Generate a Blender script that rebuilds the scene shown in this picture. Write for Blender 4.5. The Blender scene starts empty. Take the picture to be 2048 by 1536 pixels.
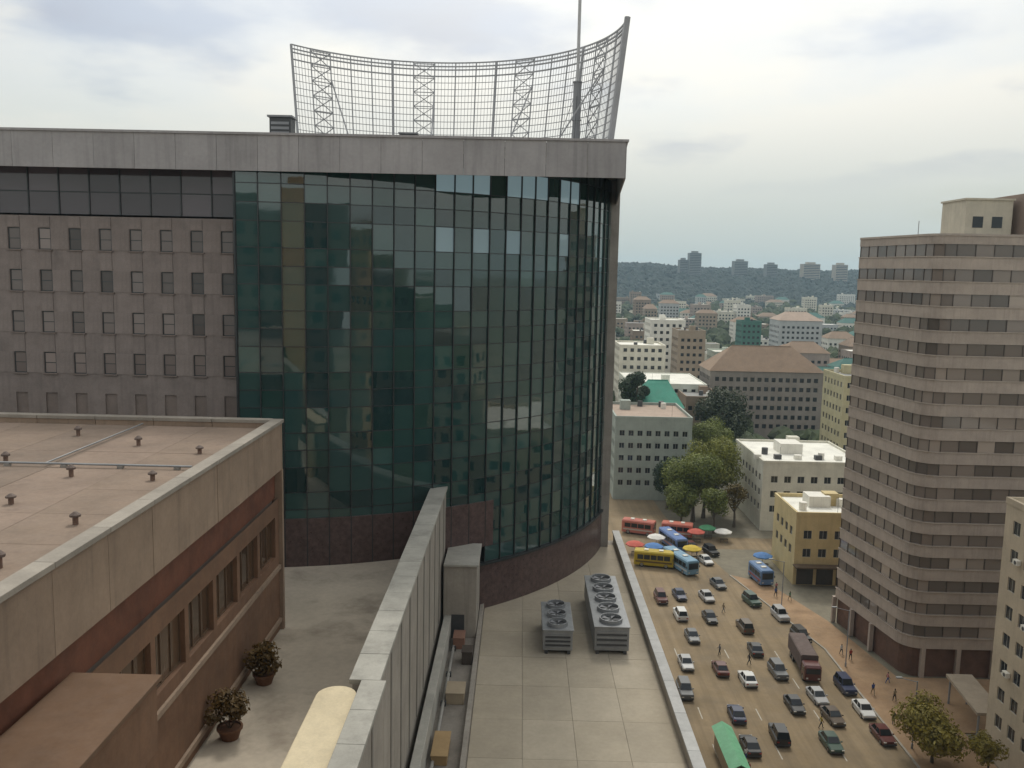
import bpy, math, random
from mathutils import Matrix, Vector
R = math.radians
random.seed(7)
sc = bpy.context.scene
col = sc.collection

# ------------------------------------------------------------------ camera
HC = 56.0
pit, yaw, rol = R(-7.4), R(.55), R(1.2)
fwd = Vector((-math.sin(yaw)*math.cos(pit), math.cos(yaw)*math.cos(pit), math.sin(pit)))
rt = Vector((math.cos(yaw), math.sin(yaw), 0)); up = rt.cross(fwd)
rt2 = math.cos(rol)*rt + math.sin(rol)*up; up2 = -math.sin(rol)*rt + math.cos(rol)*up
cd = bpy.data.cameras.new('camera'); cam = bpy.data.objects.new('camera', cd); col.objects.link(cam)
M3 = Matrix((rt2, up2, -fwd)).transposed()
cam.matrix_world = Matrix.Translation((0, 0, HC)) @ M3.to_4x4()
cd.sensor_width = 36; cd.lens = 36*1770/2048; cd.clip_start = .3; cd.clip_end = 9000
sc.camera = cam

# ------------------------------------------------------------------ world, sun, exposure
SUN_EL, SUN_AZ = R(54), R(5)          # azimuth measured from +Y (straight ahead) to +X
w = bpy.data.worlds.new('World'); sc.world = w; w.use_nodes = True
nt = w.node_tree; N = nt.nodes; L = nt.links; N.clear()
def nd(t, **k):
    n = N.new(t)
    for a, v in k.items(): setattr(n, a, v)
    return n
def mth(op, a, b=None, c=None, clamp=False):
    n = nd('ShaderNodeMath', operation=op); n.use_clamp = clamp
    for i, v in enumerate((a, b, c)):
        if v is None: continue
        if isinstance(v, (int, float)): n.inputs[i].default_value = v
        else: L.new(v, n.inputs[i])
    return n.outputs[0]
def mixc(f, a, b):
    n = nd('ShaderNodeMix', data_type='RGBA')
    for s, v in ((n.inputs[0], f), (n.inputs[6], a), (n.inputs[7], b)):
        if isinstance(v, (int, float)): s.default_value = v
        elif isinstance(v, tuple): s.default_value = v + (1,)
        else: L.new(v, s)
    return n.outputs[2]
def ramp(v, lo, hi):
    n = nd('ShaderNodeMapRange', interpolation_type='SMOOTHSTEP'); L.new(v, n.inputs[0])
    n.inputs[1].default_value = lo; n.inputs[2].default_value = hi
    return n.outputs[0]
sky = nd('ShaderNodeTexSky', sky_type='NISHITA'); sky.sun_disc = False
sky.sun_elevation = SUN_EL; sky.sun_rotation = SUN_AZ
sky.air_density = 1.2; sky.dust_density = 3
tc = nd('ShaderNodeTexCoord'); sep = nd('ShaderNodeSeparateXYZ'); L.new(tc.outputs['Generated'], sep.inputs[0])
zz = mth('MAXIMUM', sep.outputs[2], 0.0); den = mth('ADD', zz, .16)
cmb = nd('ShaderNodeCombineXYZ')
L.new(mth('DIVIDE', sep.outputs[0], den), cmb.inputs[0]); L.new(mth('DIVIDE', sep.outputs[1], den), cmb.inputs[1])
def noise(scale, detail, rough, off):
    mp = nd('ShaderNodeMapping'); L.new(cmb.outputs[0], mp.inputs[0]); mp.inputs['Location'].default_value = off
    n = nd('ShaderNodeTexNoise'); L.new(mp.outputs[0], n.inputs[0])
    n.inputs['Scale'].default_value = scale; n.inputs['Detail'].default_value = detail; n.inputs['Roughness'].default_value = rough
    return n.outputs[0]
SKY_OFF = (6.6, 6.1, 0)
shade0 = ramp(noise(1.15, 6, .5, SKY_OFF), .50, .66)
thin = ramp(noise(.75, 5, .5, (7.3, 2.2, 4)), .36, .52)
# cloud near the sun scatters more light forward
sd = (math.sin(SUN_AZ)*math.cos(SUN_EL), math.cos(SUN_AZ)*math.cos(SUN_EL), math.sin(SUN_EL))
dt = nd('ShaderNodeVectorMath', operation='DOT_PRODUCT'); L.new(tc.outputs['Generated'], dt.inputs[0]); dt.inputs[1].default_value = sd
glow = ramp(dt.outputs['Value'], .60, .97)
shade = mth('MULTIPLY', mth('MULTIPLY', shade0, ramp(sep.outputs[2], .06, .19)), mth('MULTIPLY_ADD', glow, -.9, 1.0, clamp=True))
cloud = mixc(shade, (.90, .885, .815), (.47, .51, .60))
cloud2 = nd('ShaderNodeVectorMath', operation='SCALE'); L.new(cloud, cloud2.inputs[0]); L.new(mth('MULTIPLY_ADD', glow, .55, 1.0), cloud2.inputs['Scale'])
skys = nd('ShaderNodeVectorMath', operation='SCALE'); L.new(sky.outputs[0], skys.inputs[0]); skys.inputs['Scale'].default_value = .12
base = mixc(mth('MULTIPLY_ADD', thin, .45, .55), skys.outputs[0], cloud2.outputs[0])
hz = mth('SUBTRACT', 1.0, ramp(sep.outputs[2], -.02, .21))
fin = mixc(mth('MULTIPLY', hz, .96), base, (.49, .565, .545))
bg = nd('ShaderNodeBackground'); L.new(fin, bg.inputs[0]); bg.inputs[1].default_value = 1.0
out = nd('ShaderNodeOutputWorld'); L.new(bg.outputs[0], out.inputs[0])

sl = bpy.data.lights.new('sun', 'SUN'); sl.energy = 1.5; sl.angle = R(10); sl.color = (1, .95, .86)
so = bpy.data.objects.new('sun', sl); col.objects.link(so)
so.rotation_euler = Vector(sd).to_track_quat('Z', 'Y').to_euler(); so.location = (0, 0, 200)

sc.view_settings.view_transform = 'Standard'; sc.view_settings.look = 'None'
sc.view_settings.exposure = 0; sc.view_settings.gamma = 1
sc.render.engine = 'CYCLES'
cy = sc.cycles; cy.use_denoising = True; cy.max_bounces = 6; cy.diffuse_bounces = 3; cy.glossy_bounces = 3
cy.transparent_max_bounces = 4; cy.volume_bounces = 1; cy.caustics_reflective = False; cy.caustics_refractive = False

# ------------------------------------------------------------------ helpers
ORG = {}
class MB:
    def __init__(s): s.v = []; s.f = []; s.m = []
    def quad(s, a, b, c, d, mi=0):
        i = len(s.v); s.v += [tuple(a), tuple(b), tuple(c), tuple(d)]; s.f.append((i, i+1, i+2, i+3)); s.m.append(mi)
    def poly(s, pts, mi=0):
        i = len(s.v); s.v += [tuple(p) for p in pts]; s.f.append(tuple(range(i, i+len(pts)))); s.m.append(mi)
    def box(s, x0, x1, y0, y1, z0, z1, mi=0):
        i = len(s.v)
        s.v += [(x0,y0,z0),(x1,y0,z0),(x1,y1,z0),(x0,y1,z0),(x0,y0,z1),(x1,y0,z1),(x1,y1,z1),(x0,y1,z1)]
        for q in ((0,3,2,1),(4,5,6,7),(0,1,5,4),(1,2,6,5),(2,3,7,6),(3,0,4,7)): s.f.append(tuple(i+k for k in q)); s.m.append(mi)
        return s
    def prism(s, pts, z0, z1, mi=0):
        i = len(s.v); n = len(pts)
        s.v += [(x, y, z0) for x, y in pts] + [(x, y, z1) for x, y in pts]
        s.f.append(tuple(i+n-1-k for k in range(n))); s.f.append(tuple(i+n+k for k in range(n))); s.m += [mi, mi]
        for k in range(n):
            j = (k+1) % n; s.f.append((i+k, i+j, i+n+j, i+n+k)); s.m.append(mi)
        return s
    def bar(s, p, q, r, mi=0, n=6):
        p = Vector(p); q = Vector(q); d = (q-p).normalized()
        a = d.orthogonal().normalized(); b = d.cross(a); i = len(s.v)
        for c in (p, q):
            for k in range(n):
                t = 2*math.pi*k/n; s.v.append(tuple(c + a*r*math.cos(t) + b*r*math.sin(t)))
        for k in range(n):
            j = (k+1) % n; s.f.append((i+k, i+j, i+n+j, i+n+k)); s.m.append(mi)
        s.f.append(tuple(i+k for k in range(n))); s.f.append(tuple(i+n+k for k in range(n))); s.m += [mi, mi]
        return s
    def loft(s, rings, mi=0, cap=True):
        i = len(s.v); n = len(rings[0])
        for r in rings: s.v += [tuple(p) for p in r]
        for a in range(len(rings)-1):
            for k in range(n):
                j = (k+1) % n; s.f.append((i+a*n+k, i+a*n+j, i+(a+1)*n+j, i+(a+1)*n+k)); s.m.append(mi)
        if cap:
            s.f.append(tuple(i+k for k in range(n))); s.f.append(tuple(i+(len(rings)-1)*n+k for k in range(n))); s.m += [mi, mi]
        return s
    def strip(s, path, z0, z1, t, n_out=1, mi=0):
        """a wall of thickness t along a plan polyline (outer side = path)"""
        inn = offset(path, -t*n_out)
        for k in range(len(path)-1):
            a, b, c, d = path[k], path[k+1], inn[k+1], inn[k]
            i = len(s.v)
            s.v += [(p[0], p[1], z) for z in (z0, z1) for p in (a, b, c, d)]
            fs = [(0,3,2,1),(4,5,6,7),(0,1,5,4),(2,3,7,6)]
            if k == 0: fs.append((3,0,4,7))
            if k == len(path)-2: fs.append((1,2,6,5))
            for q in fs: s.f.append(tuple(i+e for e in q)); s.m.append(mi)
        return s
    def mesh(s, name, mats, org=(0,0,0), bevel=0, smooth=False):
        me = bpy.data.meshes.new(name)
        o = Vector(org)
        me.from_pydata([(x-o.x, y-o.y, z-o.z) for x, y, z in s.v], [], s.f)
        for m in (mats if isinstance(mats, (list, tuple)) else [mats]): me.materials.append(m)
        if len(me.materials) > 1: me.polygons.foreach_set('material_index', s.m)
        if smooth: me.polygons.foreach_set('use_smooth', [True]*len(me.polygons))
        me.validate(); me.update()
        return me
    def build(s, name, mats, parent=None, org=None, bevel=0, smooth=False):
        if parent is not None: org = ORG[parent.name]
        elif org is None: org = (0, 0, 0)
        o = bpy.data.objects.new(name, s.mesh(name, mats, org, 0, smooth)); col.objects.link(o)
        ORG[o.name] = Vector(org)
        if parent is not None: o.parent = parent
        else: o.location = org
        if bevel:
            b = o.modifiers.new('bevel', 'BEVEL'); b.width = bevel; b.segments = 2; b.limit_method = 'ANGLE'
        return o
def offset(path, d):
    res = []
    for k, p in enumerate(path):
        ns = []
        for a, b in ((k-1, k), (k, k+1)):
            if a < 0 or b >= len(path): continue
            e = Vector((path[b][0]-path[a][0], path[b][1]-path[a][1])).normalized(); ns.append(Vector((e.y, -e.x)))
        n = sum(ns, Vector((0, 0)));  n = n/ n.length
        c = max(.3, n.dot(ns[0])); res.append((p[0]+n.x*d/c, p[1]+n.y*d/c))
    return res
def tag(o, label=None, cat=None, group=None, kind=None):
    if label: o['label'] = label
    if cat: o['category'] = cat
    if group: o['group'] = group
    if kind: o['kind'] = kind
    return o
def thing(name, label, cat, loc, rz=0, group=None):
    o = bpy.data.objects.new(name, None); o.empty_display_size = .5; col.objects.link(o)
    o.location = loc; o.rotation_euler.z = rz; ORG[o.name] = Vector(loc)
    return tag(o, label, cat, group)
def struct(mb, name, m, bevel=0): return tag(mb.build(name, m, bevel=bevel), kind='structure')
def piece(name, me, parent, loc, rz=0, scale=None, local=False, tilt=0):
    o = bpy.data.objects.new(name, me); col.objects.link(o); o.parent = parent
    o.location = Vector(loc) if local else Vector(loc) - ORG[parent.name]
    o.rotation_euler = (tilt, 0, rz)
    if scale: o.scale = scale
    ORG[o.name] = Vector(loc)
    return o
def copy_tree(o, parent=None):
    c = o.copy(); col.objects.link(c); c.parent = parent
    for ch in list(o.children): copy_tree(ch, c)
    return c

# ------------------------------------------------------------------ materials
MATS = {}
def mat(name, c, rough=.8, var=.12, scale=.6, streak=0., bump=.0, bscale=8., spec=.5, stain=None, stain_amt=.0, stain_scale=.25, objvar=0., metal=0., ior=None, tracks=0.):
    if name in MATS: return MATS[name]
    m = bpy.data.materials.new(name); m.use_nodes = True; t = m.node_tree; n = t.nodes; l = t.links
    p = n['Principled BSDF']; p.inputs['Roughness'].default_value = rough; p.inputs['Metallic'].default_value = metal
    p.inputs['Specular IOR Level'].default_value = spec
    if ior: p.inputs['IOR'].default_value = ior
    tcn = n.new('ShaderNodeTexCoord'); src = tcn.outputs['Object']
    def mixn(kind, f, a, b):
        x = n.new('ShaderNodeMix'); x.data_type = 'RGBA'; x.blend_type = kind
        for s, v in ((x.inputs[0], f), (x.inputs[6], a), (x.inputs[7], b)):
            if isinstance(v, (int, float)): s.default_value = v
            elif isinstance(v, tuple): s.default_value = v + (1,)
            else: l.new(v, s)
        return x.outputs[2]
    def noi(sc_, det, vec):
        x = n.new('ShaderNodeTexNoise'); l.new(vec, x.inputs[0]); x.inputs['Scale'].default_value = sc_; x.inputs['Detail'].default_value = det
        x.inputs['Roughness'].default_value = .62; return x.outputs[0]
    def mr(v, a, b, c_, d):
        x = n.new('ShaderNodeMapRange'); l.new(v, x.inputs[0])
        for i, q in enumerate((a, b, c_, d)): x.inputs[1+i].default_value = q
        return x.outputs[0]
    cur = tuple(c)
    if var:
        nz = noi(scale, 6, src)
        dark = tuple(k*(1-var*1.6) for k in c); lite = tuple(min(1, k*(1+var)) for k in c)
        cur = mixn('MIX', mr(nz, .3, .7, 0, 1), dark, lite)
        fine = mr(noi(scale*14, 3, src), .3, .7, 1-var*.5, 1+var*.5)
        g = n.new('ShaderNodeVectorMath'); g.operation = 'SCALE'; l.new(cur, g.inputs[0]); l.new(fine, g.inputs['Scale']); cur = g.outputs[0]
    if stain_amt:
        s_ = mr(noi(stain_scale, 5, src), .52, .68, 0, stain_amt)
        cur = mixn('MIX', s_, cur, tuple(stain or tuple(k*.45 for k in c)))
    if streak:
        mp = n.new('ShaderNodeMapping'); l.new(src, mp.inputs[0]); mp.inputs['Scale'].default_value = (2.2, 2.2, .12)
        s_ = mr(noi(1., 4, mp.outputs[0]), .5, .75, 0, streak)
        cur = mixn('MIX', s_, cur, tuple(k*.5 for k in c))
    if tracks:
        mp = n.new('ShaderNodeMapping'); l.new(src, mp.inputs[0]); mp.inputs['Scale'].default_value = (.75, .018, 1)
        s_ = mr(noi(1., 5, mp.outputs[0]), .42, .68, 0, tracks)
        cur = mixn('MIX', s_, cur, tuple(k*.55 for k in c))
    if objvar:
        oi = n.new('ShaderNodeObjectInfo'); s_ = mr(oi.outputs['Random'], 0, 1, 1-objvar, 1+objvar)
        g = n.new('ShaderNodeVectorMath'); g.operation = 'SCALE'
        if isinstance(cur, tuple): g.inputs[0].default_value = cur
        else: l.new(cur, g.inputs[0])
        l.new(s_, g.inputs['Scale']); cur = g.outputs[0]
    if isinstance(cur, tuple): p.inputs['Base Color'].default_value = cur + (1,)
    else: l.new(cur, p.inputs['Base Color'])
    if var and rough > .3:
        rr = mr(noi(scale*3, 3, src), .3, .7, max(.05, rough-.1), min(1, rough+.1)); l.new(rr, p.inputs['Roughness'])
    if bump:
        b = n.new('ShaderNodeBump'); b.inputs['Strength'].default_value = bump; b.inputs['Distance'].default_value = .03
        l.new(noi(bscale, 4, src), b.inputs['Height']); l.new(b.outputs[0], p.inputs['Normal'])
    MATS[name] = m
    return m
concrete = mat('concrete', (.3, .28, .255), .85, .14, .5, streak=.35, bump=.2)
fasciaM = mat('fascia_concrete', (.36, .345, .345), .8, .10, .25, streak=.45, bump=.15, objvar=.05)
stone = mat('grey_brown_stone', (.26, .22, .203), .75, .12, .7, streak=.4, bump=.2, objvar=.07)
stoneD = mat('dark_window_surround', (.22, .18, .16), .7, .1, .7)
terM = mat('terrace_screed', (.4, .35, .27), .9, .12, .22, stain_amt=.45, stain=(.17, .15, .125), stain_scale=.16, bump=.15)
courtM = mat('courtyard_screed', (.52, .455, .365), .9, .12, .2, stain_amt=.5, stain=(.15, .115, .085), stain_scale=.22, bump=.15)
wingroofM = mat('wing_roof_screed', (.31, .255, .215), .9, .15, .3, stain_amt=.5, stain=(.19, .15, .125), stain_scale=.5, bump=.2)
copingM = mat('coping_stone', (.3, .27, .23), .8, .12, .8, bump=.2, objvar=.08)
wingfas = mat('wing_fascia', (.31, .228, .165), .8, .12, .4, streak=.45, bump=.15, objvar=.06)
redM = mat('red_brown_tile', (.17, .066, .038), .6, .2, .8, bump=.1)
brownM = mat('brown_render', (.19, .105, .062), .75, .15, .5, streak=.3)
brownglass = mat('brown_tinted_glass', (.10, .062, .038), .05, 0, ior=1.7, objvar=.3)
plinthM = mat('dark_red_granite', (.105, .07, .066), .35, .25, 2.0)
mull = mat('dark_aluminium', (.045, .052, .055), .45, .06, 1, metal=.3)
lightM = mat('pale_concrete', (.42, .41, .37), .8, .12, .5, stain_amt=.4, stain_scale=.35, bump=.15)
sideM = mat('link_side_render', (.34, .31, .27), .85, .12, .4, streak=.5, bump=.15)
creamM = mat('cream_paint', (.62, .53, .36), .75, .1, .6, streak=.2)
metalG = mat('galvanised_metal', (.30, .31, .32), .5, .1, 1.2, metal=.4, objvar=.06)
metalD = mat('dark_metal', (.06, .062, .066), .5, .1, 1)
steel = mat('grey_painted_steel', (.26, .265, .28), .5, .08, 1)
asphalt = mat('dusty_asphalt', (.255, .19, .112), .92, .12, .12, stain_amt=.45, stain=(.11, .095, .075), stain_scale=.08, bump=.2, tracks=.6)
pave = mat('pavement_slabs', (.32, .21, .12), .9, .15, .3, stain_amt=.5, stain=(.2, .115, .06), stain_scale=.12, bump=.2)
kerbM = mat('kerb_concrete', (.34, .31, .26), .85, .12, 1)
groundM = mat('town_ground', (.19, .17, .125), .95, .25, .05, stain_amt=.6, stain=(.07, .085, .035), stain_scale=.02)
paint = mat('worn_road_paint', (.5, .47, .4), .8, .3, 2)
towM = mat('brown_spandrel', (.40, .335, .285), .75, .10, .5, streak=.35, bump=.1, objvar=.06)
towD = mat('tower_column', (.27, .205, .165), .75, .1, .5)
towG = mat('tower_bronze_glass', (.19, .155, .13), .08, 0, ior=1.6, objvar=.4)
penM = mat('penthouse_cream', (.55, .5, .40), .8, .08, .6, streak=.3)
glassD = mat('dark_window_glass', (.02, .024, .028), .06, 0, ior=1.5, objvar=.4)
whiteW = mat('white_render', (.74, .72, .65), .8, .08, .4, streak=.3)
frameW = mat('window_frame_paint', (.4, .39, .36), .6, .05, 1)
barkM = mat('bark', (.09, .07, .05), .9, .2, 3)

# curtain wall glass: dark teal body, smooth reflective skin, every pane a little different
def glassmat(name, c1, c2, ior, rough=.02, brown=True, glow_=0):
    m = bpy.data.materials.new(name); m.use_nodes = True; t = m.node_tree; n = t.nodes; l = t.links; p = n['Principled BSDF']
    oi = n.new('ShaderNodeObjectInfo'); mx = n.new('ShaderNodeMix'); mx.data_type = 'RGBA'
    l.new(oi.outputs['Random'], mx.inputs[0]); mx.inputs[6].default_value = c1+(1,); mx.inputs[7].default_value = c2+(1,)
    if brown:
        wn = n.new('ShaderNodeTexWhiteNoise'); wn.noise_dimensions = '1D'; l.new(oi.outputs['Random'], wn.inputs['W'])
        cr = n.new('ShaderNodeValToRGB'); l.new(wn.outputs[0], cr.inputs[0]); cr.color_ramp.interpolation = 'CONSTANT'
        e = cr.color_ramp.elements; e[0].position = 0; e[0].color = (1, 1, 1, 1); e[1].position = .62; e[1].color = (.62, .62, .66, 1)
        for ps, cc in ((.84, (1.2, 1.0, .9, 1)), (.92, (.8, .9, .8, 1)), (.975, (1.8, 1.6, 1.5, 1))): q = e.new(ps); q.color = cc
        m2 = n.new('ShaderNodeMix'); m2.data_type = 'RGBA'; m2.blend_type = 'MULTIPLY'; m2.inputs[0].default_value = 1; l.new(mx.outputs[2], m2.inputs[6]); l.new(cr.outputs[0], m2.inputs[7]); mx = m2
    l.new(mx.outputs[2], p.inputs['Base Color']); p.inputs['Roughness'].default_value = rough; p.inputs['IOR'].default_value = ior
    tcn = n.new('ShaderNodeTexCoord'); ns = n.new('ShaderNodeTexNoise'); l.new(tcn.outputs['Object'], ns.inputs[0]); ns.inputs['Scale'].default_value = .8
    b = n.new('ShaderNodeBump'); b.inputs['Strength'].default_value = .12; b.inputs['Distance'].default_value = .02; l.new(ns.outputs[0], b.inputs['Height']); l.new(b.outputs[0], p.inputs['Normal'])
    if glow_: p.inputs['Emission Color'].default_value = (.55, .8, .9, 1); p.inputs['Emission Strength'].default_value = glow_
    return m
teal = glassmat('teal_curtain_glass', (.018, .062, .060), (.034, .084, .078), 2.0)
tealS = glassmat('teal_spandrel_glass', (.026, .068, .068), (.038, .086, .082), 1.9, .05)
blind = glassmat('pale_glow_glass', (.20, .28, .31), (.25, .33, .35), 1.6, brown=False, glow_=.08)  # pale panes with a weak bluish glow added to brighten them

# ------------------------------------------------------------------ ground, roads
g = MB(); g.quad((-4000, -600, 0), (4000, -600, 0), (4000, 4200, 0), (-4000, 4200, 0)); struct(g, 'ground', groundM)
g = MB(); g.poly([(9, -120, .004), (47, -120, .004), (47, 128, .004), (40, 160, .004), (34, 200, .004), (30, 330, .004), (18, 330, .004), (12, 210, .004), (9, 160, .004)]); struct(g, 'road', asphalt)
g = MB(); g.poly([(34, 184, .008), (34.4, 176, .008), (140, 176, .008), (140, 184, .008)]); struct(g, 'side_road', asphalt)
pv = MB()
pv.prism([(47, -120), (56, -120), (56, 104), (85, 104), (85, 119), (54, 119), (51, 139), (46, 156), (40.1, 160), (47, 128)], .0, .13)
struct(pv, 'pavement', pave)
kb = MB()
pth = [(47, -120), (47, 128), (40.1, 160)]
kb.strip(pth, .0, .15, .28); struct(kb, 'kerb', kerbM)
mk = MB()
for ln in (24, 31.5, 39):
    y = -20
    while y < 126:
        mk.quad((ln-.07, y, .012), (ln+.07, y, .012), (ln+.07, y+3, .012), (ln-.07, y+3, .012)); y += 9
struct(mk, 'road_markings', paint)

# ------------------------------------------------------------------ facade helper
def facade(mb, O, U, Nn, cols, rows, w, h, d, mi=0, mr=None):
    O = Vector(O); U = Vector(U); Nn = Vector(Nn); Z = Vector((0, 0, 1)); mr = mi if mr is None else mr
    cu = sorted({0, w, *[c for p in cols for c in p]}); cv = sorted({0, h, *[c for p in rows for c in p]})
    P = lambda u, v, k=0: O + U*u + Z*v - Nn*k
    sc_, sr = set(cols), set(rows); ops = []
    # wall bands between window rows, then piers inside each window row
    vprev = 0
    for r in sorted(rows):
        if r[0] > vprev: mb.quad(P(0, vprev), P(w, vprev), P(w, r[0]), P(0, r[0]), mi)
        up_ = 0
        for c in sorted(cols):
            if c[0] > up_: mb.quad(P(up_, r[0]), P(c[0], r[0]), P(c[0], r[1]), P(up_, r[1]), mi)
            a, b = c; e, f = r
            mb.quad(P(a, e), P(b, e), P(b, e, d), P(a, e, d), mr); mb.quad(P(a, f), P(b, f), P(b, f, d), P(a, f, d), mr)
            mb.quad(P(a, e), P(a, f), P(a, f, d), P(a, e, d), mr); mb.quad(P(b, e), P(b, f), P(b, f, d), P(b, e, d), mr)
            mb.quad(P(a-.05, e-.05, d), P(b+.05, e-.05, d), P(b+.05, f+.05, d), P(a-.05, f+.05, d), mr)
            ops.append(P((a+b)/2, (e+f)/2, d)); up_ = b
        if up_ < w: mb.quad(P(up_, r[0]), P(w, r[0]), P(w, r[1]), P(up_, r[1]), mi)
        vprev = r[1]
    if vprev < h: mb.quad(P(0, vprev), P(w, vprev), P(w, h), P(0, h), mi)
    return ops
def win_meshes(w, h, fr, glass, vbars=1, hbars=0, t=.06):
    """frame mesh (frame bars round and across the opening) and pane mesh, centred, facing -Y"""
    f = MB(); b = .07
    f.box(-w/2, w/2, -t, 0, -h/2, -h/2+b); f.box(-w/2, w/2, -t, 0, h/2-b, h/2)
    f.box(-w/2, -w/2+b, -t, 0, -h/2+b, h/2-b); f.box(w/2-b, w/2, -t, 0, -h/2+b, h/2-b)
    for k in range(vbars):
        x = -w/2 + w*(k+1)/(vbars+1); f.box(x-b*.4, x+b*.4, -t*.9, 0, -h/2+b, h/2-b)
    for k in range(hbars):
        z = -h/2 + h*(k+1)/(hbars+1); f.box(-w/2+b, w/2-b, -t*.85, 0, z-b*.4, z+b*.4)
    p = MB(); p.box(-w/2+.03, w/2-.03, -t*.55, -.012, -h/2+.03, h/2-.03)
    return f.mesh('window', fr), p.mesh('pane', glass)
def put_windows(ops, U, parent, fm, pm):
    rz = math.atan2(U[1], U[0])
    if abs(abs(rz)-math.pi/2) < .3 : rz = rz if U[1] < 0 else rz-math.pi
    for c in ops:
        o = piece('window', fm, parent, c, rz); q = bpy.data.objects.new('pane', pm); col.objects.link(q); q.parent = o
def grid(start, end, size, gap):
    n = max(1, int((end-start+gap)/(size+gap))); tot = n*size+(n-1)*gap; s = start+((end-start)-tot)/2
    return [(round(s+k*(size+gap), 3), round(s+k*(size+gap)+size, 3)) for k in range(n)]

# ================================================================== MAIN GLASS BUILDING
CX, CY, CR = -25., 106., 35.46
def arc(a, r=CR): return (CX + r*math.sin(a), CY - r*math.cos(a))
A0, A1 = math.asin(2.2/CR), R(76)
BF, WF = 70.6, 72.9             # fascia plane, stone front plane set back below it
TOP, FASB, SOF = 66.0, 63.2, 65.62
ob = thing('office_building', 'large office block with curved teal glass front joined to grey brown stone wing', 'office building', (-20, 85, 25))
# stone wing, built from cladding panels between the windows
X0 = -56.0; xe = arc(A0)[0]
wl = MB()
cols_ = [(round(u, 3), round(u+1.0, 3)) for u in [xe-X0-1.9-2.5*k for k in range(12)]][::-1]
rows_ = [(z-25, z-25+1.75) for z in (29.6, 33.0, 36.4, 39.8, 43.2, 46.6, 50.0, 53.4, 56.8)]
ops = facade(wl, (X0, WF, 25), (1, 0, 0), (0, -1, 0), cols_, rows_, xe-X0, 59.7-25, .12, 0, 1)
wl.box(X0, xe+.3, WF+.3, 120, 0, SOF-.07, 0); wl.box(X0, xe+.3, WF, WF+.3, 59.55, 59.7)
wall = wl.build('stone_wall', [stone, stoneD], ob)
fm, pm = win_meshes(1.0, 1.75, mull, mat('block_window_glass', (.19, .16, .148), .12, 0, ior=1.5, objvar=.6), 0, 1)
put_windows([o for o in ops if o.z > 45], (1, 0, 0), ob, fm, pm)
# raised stone panels (slightly proud, uneven) between windows, visible upper storeys
pid = MB().box(-.72, .72, -.035, .0, -.86, .86).mesh('stone_panel', stone)
sid = MB().box(-.47, .47, -.05, .0, -.78, .78).mesh('stone_panel', stone)
for u0, u1 in cols_[2:]:
    for r0, r1 in rows_[5:]:
        piece('stone_panel', pid, wall, (X0+u1+.75, WF-.002-random.random()*.012, 25+(r0+r1)/2))
        last = r0 == rows_[-1][0]
        piece('stone_panel', sid, wall, (X0+(u0+u1)/2, WF-.002-random.random()*.012, 25+r1+(.5 if last else .82)), scale=(1, 1, .58) if last else None)
ribM = mat('dark_mauve_glass', (.105, .088, .1), .06, 0, ior=1.6, objvar=.45)
rib = MB().box(-1.2, 1.2, -.02, .02, 0, 1.75).mesh('ribbon_pane', ribM); rib2 = MB().box(-1.2, 1.2, -.02, .02, 0, SOF-.1-61.55).mesh('ribbon_pane', ribM)
rmu = MB().box(-.05, .05, -.08, .06, 0, SOF-.08-59.7).mesh('ribbon_mullion', mull)
MB().box(X0, xe-.13, WF+.1, WF+.19, 61.46, 61.54).build('ribbon_transom', mull, ob)
for k in range(13):
    x = xe-.13-1.25-2.5*k
    piece('ribbon_pane', rib, ob, (x, WF+.16, 59.71), R(random.gauss(0, .3))); piece('ribbon_pane', rib2, ob, (x, WF+.16, 61.55), R(random.gauss(0, .3))); piece('ribbon_mullion', rmu, ob, (x-1.25, WF+.14, 59.7))
sil = MB().box(-.62, .62, -.14, .0, -.09, .0).mesh('sill', stoneD)
for u0, u1 in cols_:
    for r0, r1 in rows_[5:]: piece('sill', sil, wall, (X0+(u0+u1)/2, WF-.03, 25+r0))
MB().box(xe-.12, xe+.1, BF-.05, WF+.2, 0, SOF-.07).build('glass_end_return', mull, ob)
# core behind the glass (floor slabs and dark interior wall)
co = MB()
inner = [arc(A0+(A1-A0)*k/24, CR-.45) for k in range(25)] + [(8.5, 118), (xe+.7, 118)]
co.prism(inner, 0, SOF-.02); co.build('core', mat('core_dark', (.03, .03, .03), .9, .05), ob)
# plinth
pl = MB(); pp = [arc(A0+(A1-A0)*k/28, CR+.12) for k in range(29)]
pl.strip(pp, 20, 29.15, .5); pl.build('plinth', plinthM, ob)
pl2 = MB(); pl2.strip([arc(A0+(A1-A0)*k/28, CR+.16) for k in range(0, 15)], 30.9, 35.1, .5); pl2.build('plinth', plinthM, ob)
# plinth cap ledge
lg = MB(); lg.strip([arc(A0+(A1-A0)*k/28, CR+.3) for k in range(29)], 29.15, 29.35, .6); lg.build('ledge', mull, ob)
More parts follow.
